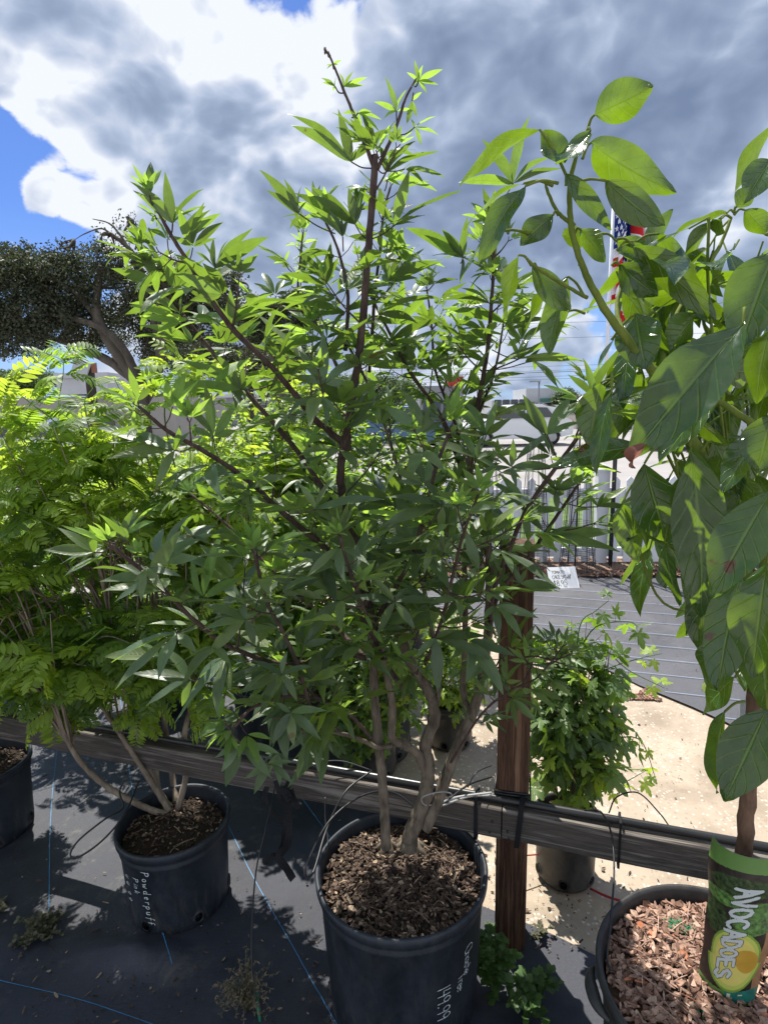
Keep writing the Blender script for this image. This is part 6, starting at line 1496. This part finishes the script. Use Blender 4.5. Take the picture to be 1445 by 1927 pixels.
weed('leafy_weed', 'leafy green weeds sprouting at the foot of the brown post', 925, 1870, 26, .06, .026, M_WEED, .17)
weed('leafy_weed', 'small leafy green weed right of the post foot on the dark fabric', 1000, 1895, 16, .08, .024, M_WEED, .10)
weed('leafy_weed', 'tiny bright weed at the edge of the concrete right of the post', 1020, 1762, 12, .04, .010, M_DRY, .04)
# litter on path and fabric
random.seed(4); lt = MB()
for k in range(900):
    px, py = random.choice(((random.uniform(1000, 1330), random.uniform(1330, 1760)), (random.uniform(20, 640), random.uniform(1450, 1925)), (random.uniform(20, 640), random.uniform(1700, 1925)), (random.uniform(880, 1100), random.uniform(1600, 1800)), (random.uniform(900, 1350), random.uniform(1120, 1300))))
    c = atZ(px, py, .012 if px < 640 or py > 1740 or py < 1310 else -.004); chip(lt, c, random.uniform(.0015, .004) * random.choice((1, 1, 1, 1.6, 2.4)), .0012, .25)
tag(lt.build('litter', M_CHIP, smooth=False), 'scattered crumbs of bark on the concrete and fabric', 'litter', kind='stuff')

# ------------------------------------------------------------------ trees beyond the fence
def ltmpl(n, seed):
    random.seed(seed); b = MB()
    for k in range(n):
        d = rv(1).normalized(); p = rv(1) * .6; nn = ortho(UP + rv(.8), d); sd = d.cross(nn); l = random.uniform(.28, .45); w_ = l * .26
        i = b.add(p, p + d * l * .45 + sd * w_ + nn * .03, p + d * l - nn * .05, p + d * l * .45 - sd * w_ + nn * .03); b.face((i, i + 1, i + 2, i + 3), [(.5, 0), (1, .5), (.5, 1), (0, .5)])
    return tmpl(b)
LC = [ltmpl(14, 500 + k) for k in range(6)]
def bigtree(name, label, base, clumps, mat_, size, per, limbs, r0, cat='tree', bark=None, seed=1):
    root = empty(name, base, label, cat); random.seed(seed); T = TB(); S = MB()
    for l in limbs:
        P = catmull(l[0], 7); S.tube(P, [l[1] * (1 - .75 * k / (len(P) - 1)) * random.uniform(.9, 1.1) for k in range(len(P))], 8)
    ends = [l[0][j] for l in limbs for j in (-1, -2)]
    for c, r, dn in clumps:
        e = min(ends, key=lambda q_: (q_ - c).length)
        for k in range(5):
            t = c + V((random.uniform(-1, 1) * r.x, random.uniform(-1, 1) * r.y, random.uniform(-1, 1) * r.z)) * .8
            S.tube(catmull([e, e.lerp(t, .5) + rv(.15), t], 4), [.05, .045, .04, .036, .03, .026, .02, .016, .012], 5)
        n = int(per * dn * r.x * r.z)
        for k in range(n):
            u = rv(1)
            while u.length > 1: u = rv(1)
            u = u.normalized() * (u.length ** .35)
            w_ = 1 + .28 * mnoise.noise(V((u.x * 3 + c.x, u.y * 3, u.z * 3 + c.z)))
            p = c + V((u.x * r.x, u.y * r.y, u.z * r.z)) * w_
            if mnoise.noise(p * (.42 / size)) < -.10 and random.random() < .85: continue
            d = (u + rv(.8)).normalized(); T.put(random.choice(LC), frame(p, d, UP + rv(.8), size * random.uniform(.7, 1.3)))
    S.build('trunk', bark or M_OBARK, root); T.build('crown', mat_, root); return root
Yo = 17.0
def A(px, py, dy=0): return atY(px, py, Yo + dy)
pxm = Yo / F / math.cos(PITCH)   # about metres per photo pixel there
def cl(px, py, rx, rz, dn=1, dy=0): return (A(px, py, dy), V((rx * pxm, rx * pxm * .9, rz * pxm)), dn)
ob = A(262, 700); ob.z = 0
oak = bigtree('oak_tree', 'wide dark evergreen oak with twisted grey limbs beyond the nursery at the left', ob,
    [cl(20, 560, 80, 60, 1.2), cl(-70, 600, 80, 60), cl(60, 505, 60, 36, 1.1), cl(120, 530, 60, 40, 1), cl(-20, 500, 60, 36), cl(80, 600, 70, 42, 1), cl(150, 600, 60, 45, .8, 1), cl(210, 560, 60, 50, .8, .6), cl(260, 520, 50, 36, .7), cl(300, 600, 70, 56, 1, 1.5), cl(350, 560, 60, 46, .8, .6), cl(390, 600, 60, 50, .9, 1),
     cl(420, 545, 45, 30, .6), cl(180, 500, 50, 30, .7), cl(330, 520, 40, 30, .5), cl(40, 640, 60, 24, 1), cl(-30, 650, 60, 22, 1), cl(330, 660, 70, 34, 1, 1.5), cl(200, 640, 40, 22, .8, 1.6), cl(455, 580, 30, 30, .6), cl(205, 455, 28, 22, .35), cl(245, 430, 24, 18, .3), cl(440, 520, 20, 18, .35), cl(120, 480, 16, 18, .5)],
    M_OAK, .22, 1000,
    [([ob, A(262, 730), A(240, 690), A(205, 640), A(182, 590), A(186, 540), A(190, 500)], .27), ([A(255, 715), A(215, 685, .3), A(165, 660, .5), A(110, 640, .4), A(40, 620)], .17), ([A(262, 720), A(235, 660, -.3), A(195, 620, -.4), A(140, 600, -.3), A(80, 590)], .15),
     ([A(270, 760, .3), A(300, 690), A(300, 630), A(285, 570), A(270, 520), A(245, 470), A(210, 440)], .17), ([A(300, 660), A(315, 610), A(345, 580), A(400, 550), A(440, 530)], .10), ([A(297, 640), A(290, 590, -.2), A(320, 540), A(330, 510)], .09), ([A(186, 600), A(150, 560), A(110, 530), A(60, 510)], .09), ([A(245, 470), A(225, 440), A(205, 420), A(175, 412)], .04), ([A(210, 440), A(190, 430), A(160, 440), A(140, 452)], .03), ([A(255, 470), A(262, 440), A(250, 415)], .03)],
    .3, seed=12)
Yc = 20.0
def bt(px, py, Y, rx, rz, label, mat_=None, name='dense_tree', seed=3, size=.2, per=80, gap=1.0):
    per = 75 / size ** 2
    c = atY(px, py, Y); pm_ = Y / F; base = V((c.x, c.y, 0)); random.seed(seed)
    cs = [(c + V((random.uniform(-.6, .6) * rx * pm_, random.uniform(-.4, .4) * rx * pm_, random.uniform(-.5, .5) * rz * pm_)), V((rx * pm_ * .55, rx * pm_ * .5, rz * pm_ * .6)), gap) for k in range(6)]
    return bigtree(name, label, base, cs, mat_ or M_OAK, size, per, [([base, V((c.x, c.y, c.z * .5)), c], .16), ([V((c.x, c.y, c.z * .5)), c + V((rx * pm_ * .4, 0, .2))], .08), ([V((c.x, c.y, c.z * .45)), c + V((-rx * pm_ * .4, 0, .1))], .08)], .2, seed=seed)
bt(525, 600, 13, 70, 55, 'rounded dark green tree showing behind the chaste tree between its left and main stems', M_OAK, seed=4, size=.12, per=260)
bt(470, 690, 16, 120, 40, 'dark tree mass under the oak, right of its trunk', M_OAK, seed=5, size=.15, per=160)
bt(640, 740, 30, 160, 28, 'distant green tree line left of the red shop', M_FAR, seed=6, size=.3, per=50)
bt(1075, 750, 60, 30, 14, 'round green tree beside the modern white building', M_FAR, seed=7, size=.5, per=22)
bt(1130, 757, 75, 50, 9, 'low green trees far off between the white building and the palms', M_FAR, seed=8, size=.5, per=22)
bt(1420, 735, 45, 60, 22, 'distant green tree at the far right behind the avocado leaves', M_FAR, seed=9, size=.4, per=30)
bt(20, 725, 40, 90, 22, 'distant tree line at the far left edge under the oak', M_FAR, seed=10, size=.35, per=35)
# palms
for k, (px, top, Y, lab) in enumerate(((1176, 736, 36, 'leftmost of the three bushy palms near the avocado leaves'), (1187, 731, 37, 'middle one of the three bushy palms'), (1199, 738, 38, 'rightmost of the three bushy palms beside the avocado leaves'))):
    c = atY(px, top, Y); root = empty('palm_tree', (c.x, c.y, 0), lab, 'palm', 'bushy palms beyond the road'); S = MB(); S.tube([V((c.x, c.y, 0)), V((c.x + .1, c.y, c.z * .6)), c], [.16, .12, .11], 8); S.build('trunk', M_OBARK, root)
    b = MB(); random.seed(50 + k)
    for j in range(90):
        a = random.uniform(0, 6.28); e = random.uniform(-.5, 1.2); d = V((math.cos(a) * math.cos(e), math.sin(a) * math.cos(e), math.sin(e))); leaf(b, c, d, ortho(UP + rv(.2), d), random.uniform(.5, .8), .10, 'lance', 4, .3, .9, 0, 1)
    b.build('crown', M_FAR, root)
# small dark lamps on a wire rack by the slotted post
for (px, py, lab) in ((1165, 738, 'upper small black spotlight of the two on the slotted post'), (1161, 752, 'lower small black spotlight of the two on the slotted post'), (1093, 750, 'upper small black spotlight left of the avocado leaves'), (1093, 774, 'lower small black spotlight left of the avocado leaves')):
    c = atY(px, py, 5.5); b = MB(); b.tube([c + V((.04, 0, -.02)), c + V((.0, 0, 0)), c + V((-.03, -.01, .012))], [.012, .030, .036], 10); b.tube([c, c + V((.0, .0, -.06))], .008, 6); b.tube([c + V((.0, .0, -.05)), V((c.x, c.y, max(.0, c.z - .12)))], .006, 5)
    b.tube([V((c.x, c.y, c.z - .1)), V((c.x, c.y, 0))], .007, 5)
    tag(b.build('spotlight', M_DKMETAL), lab, 'lamp', 'small black spotlights')
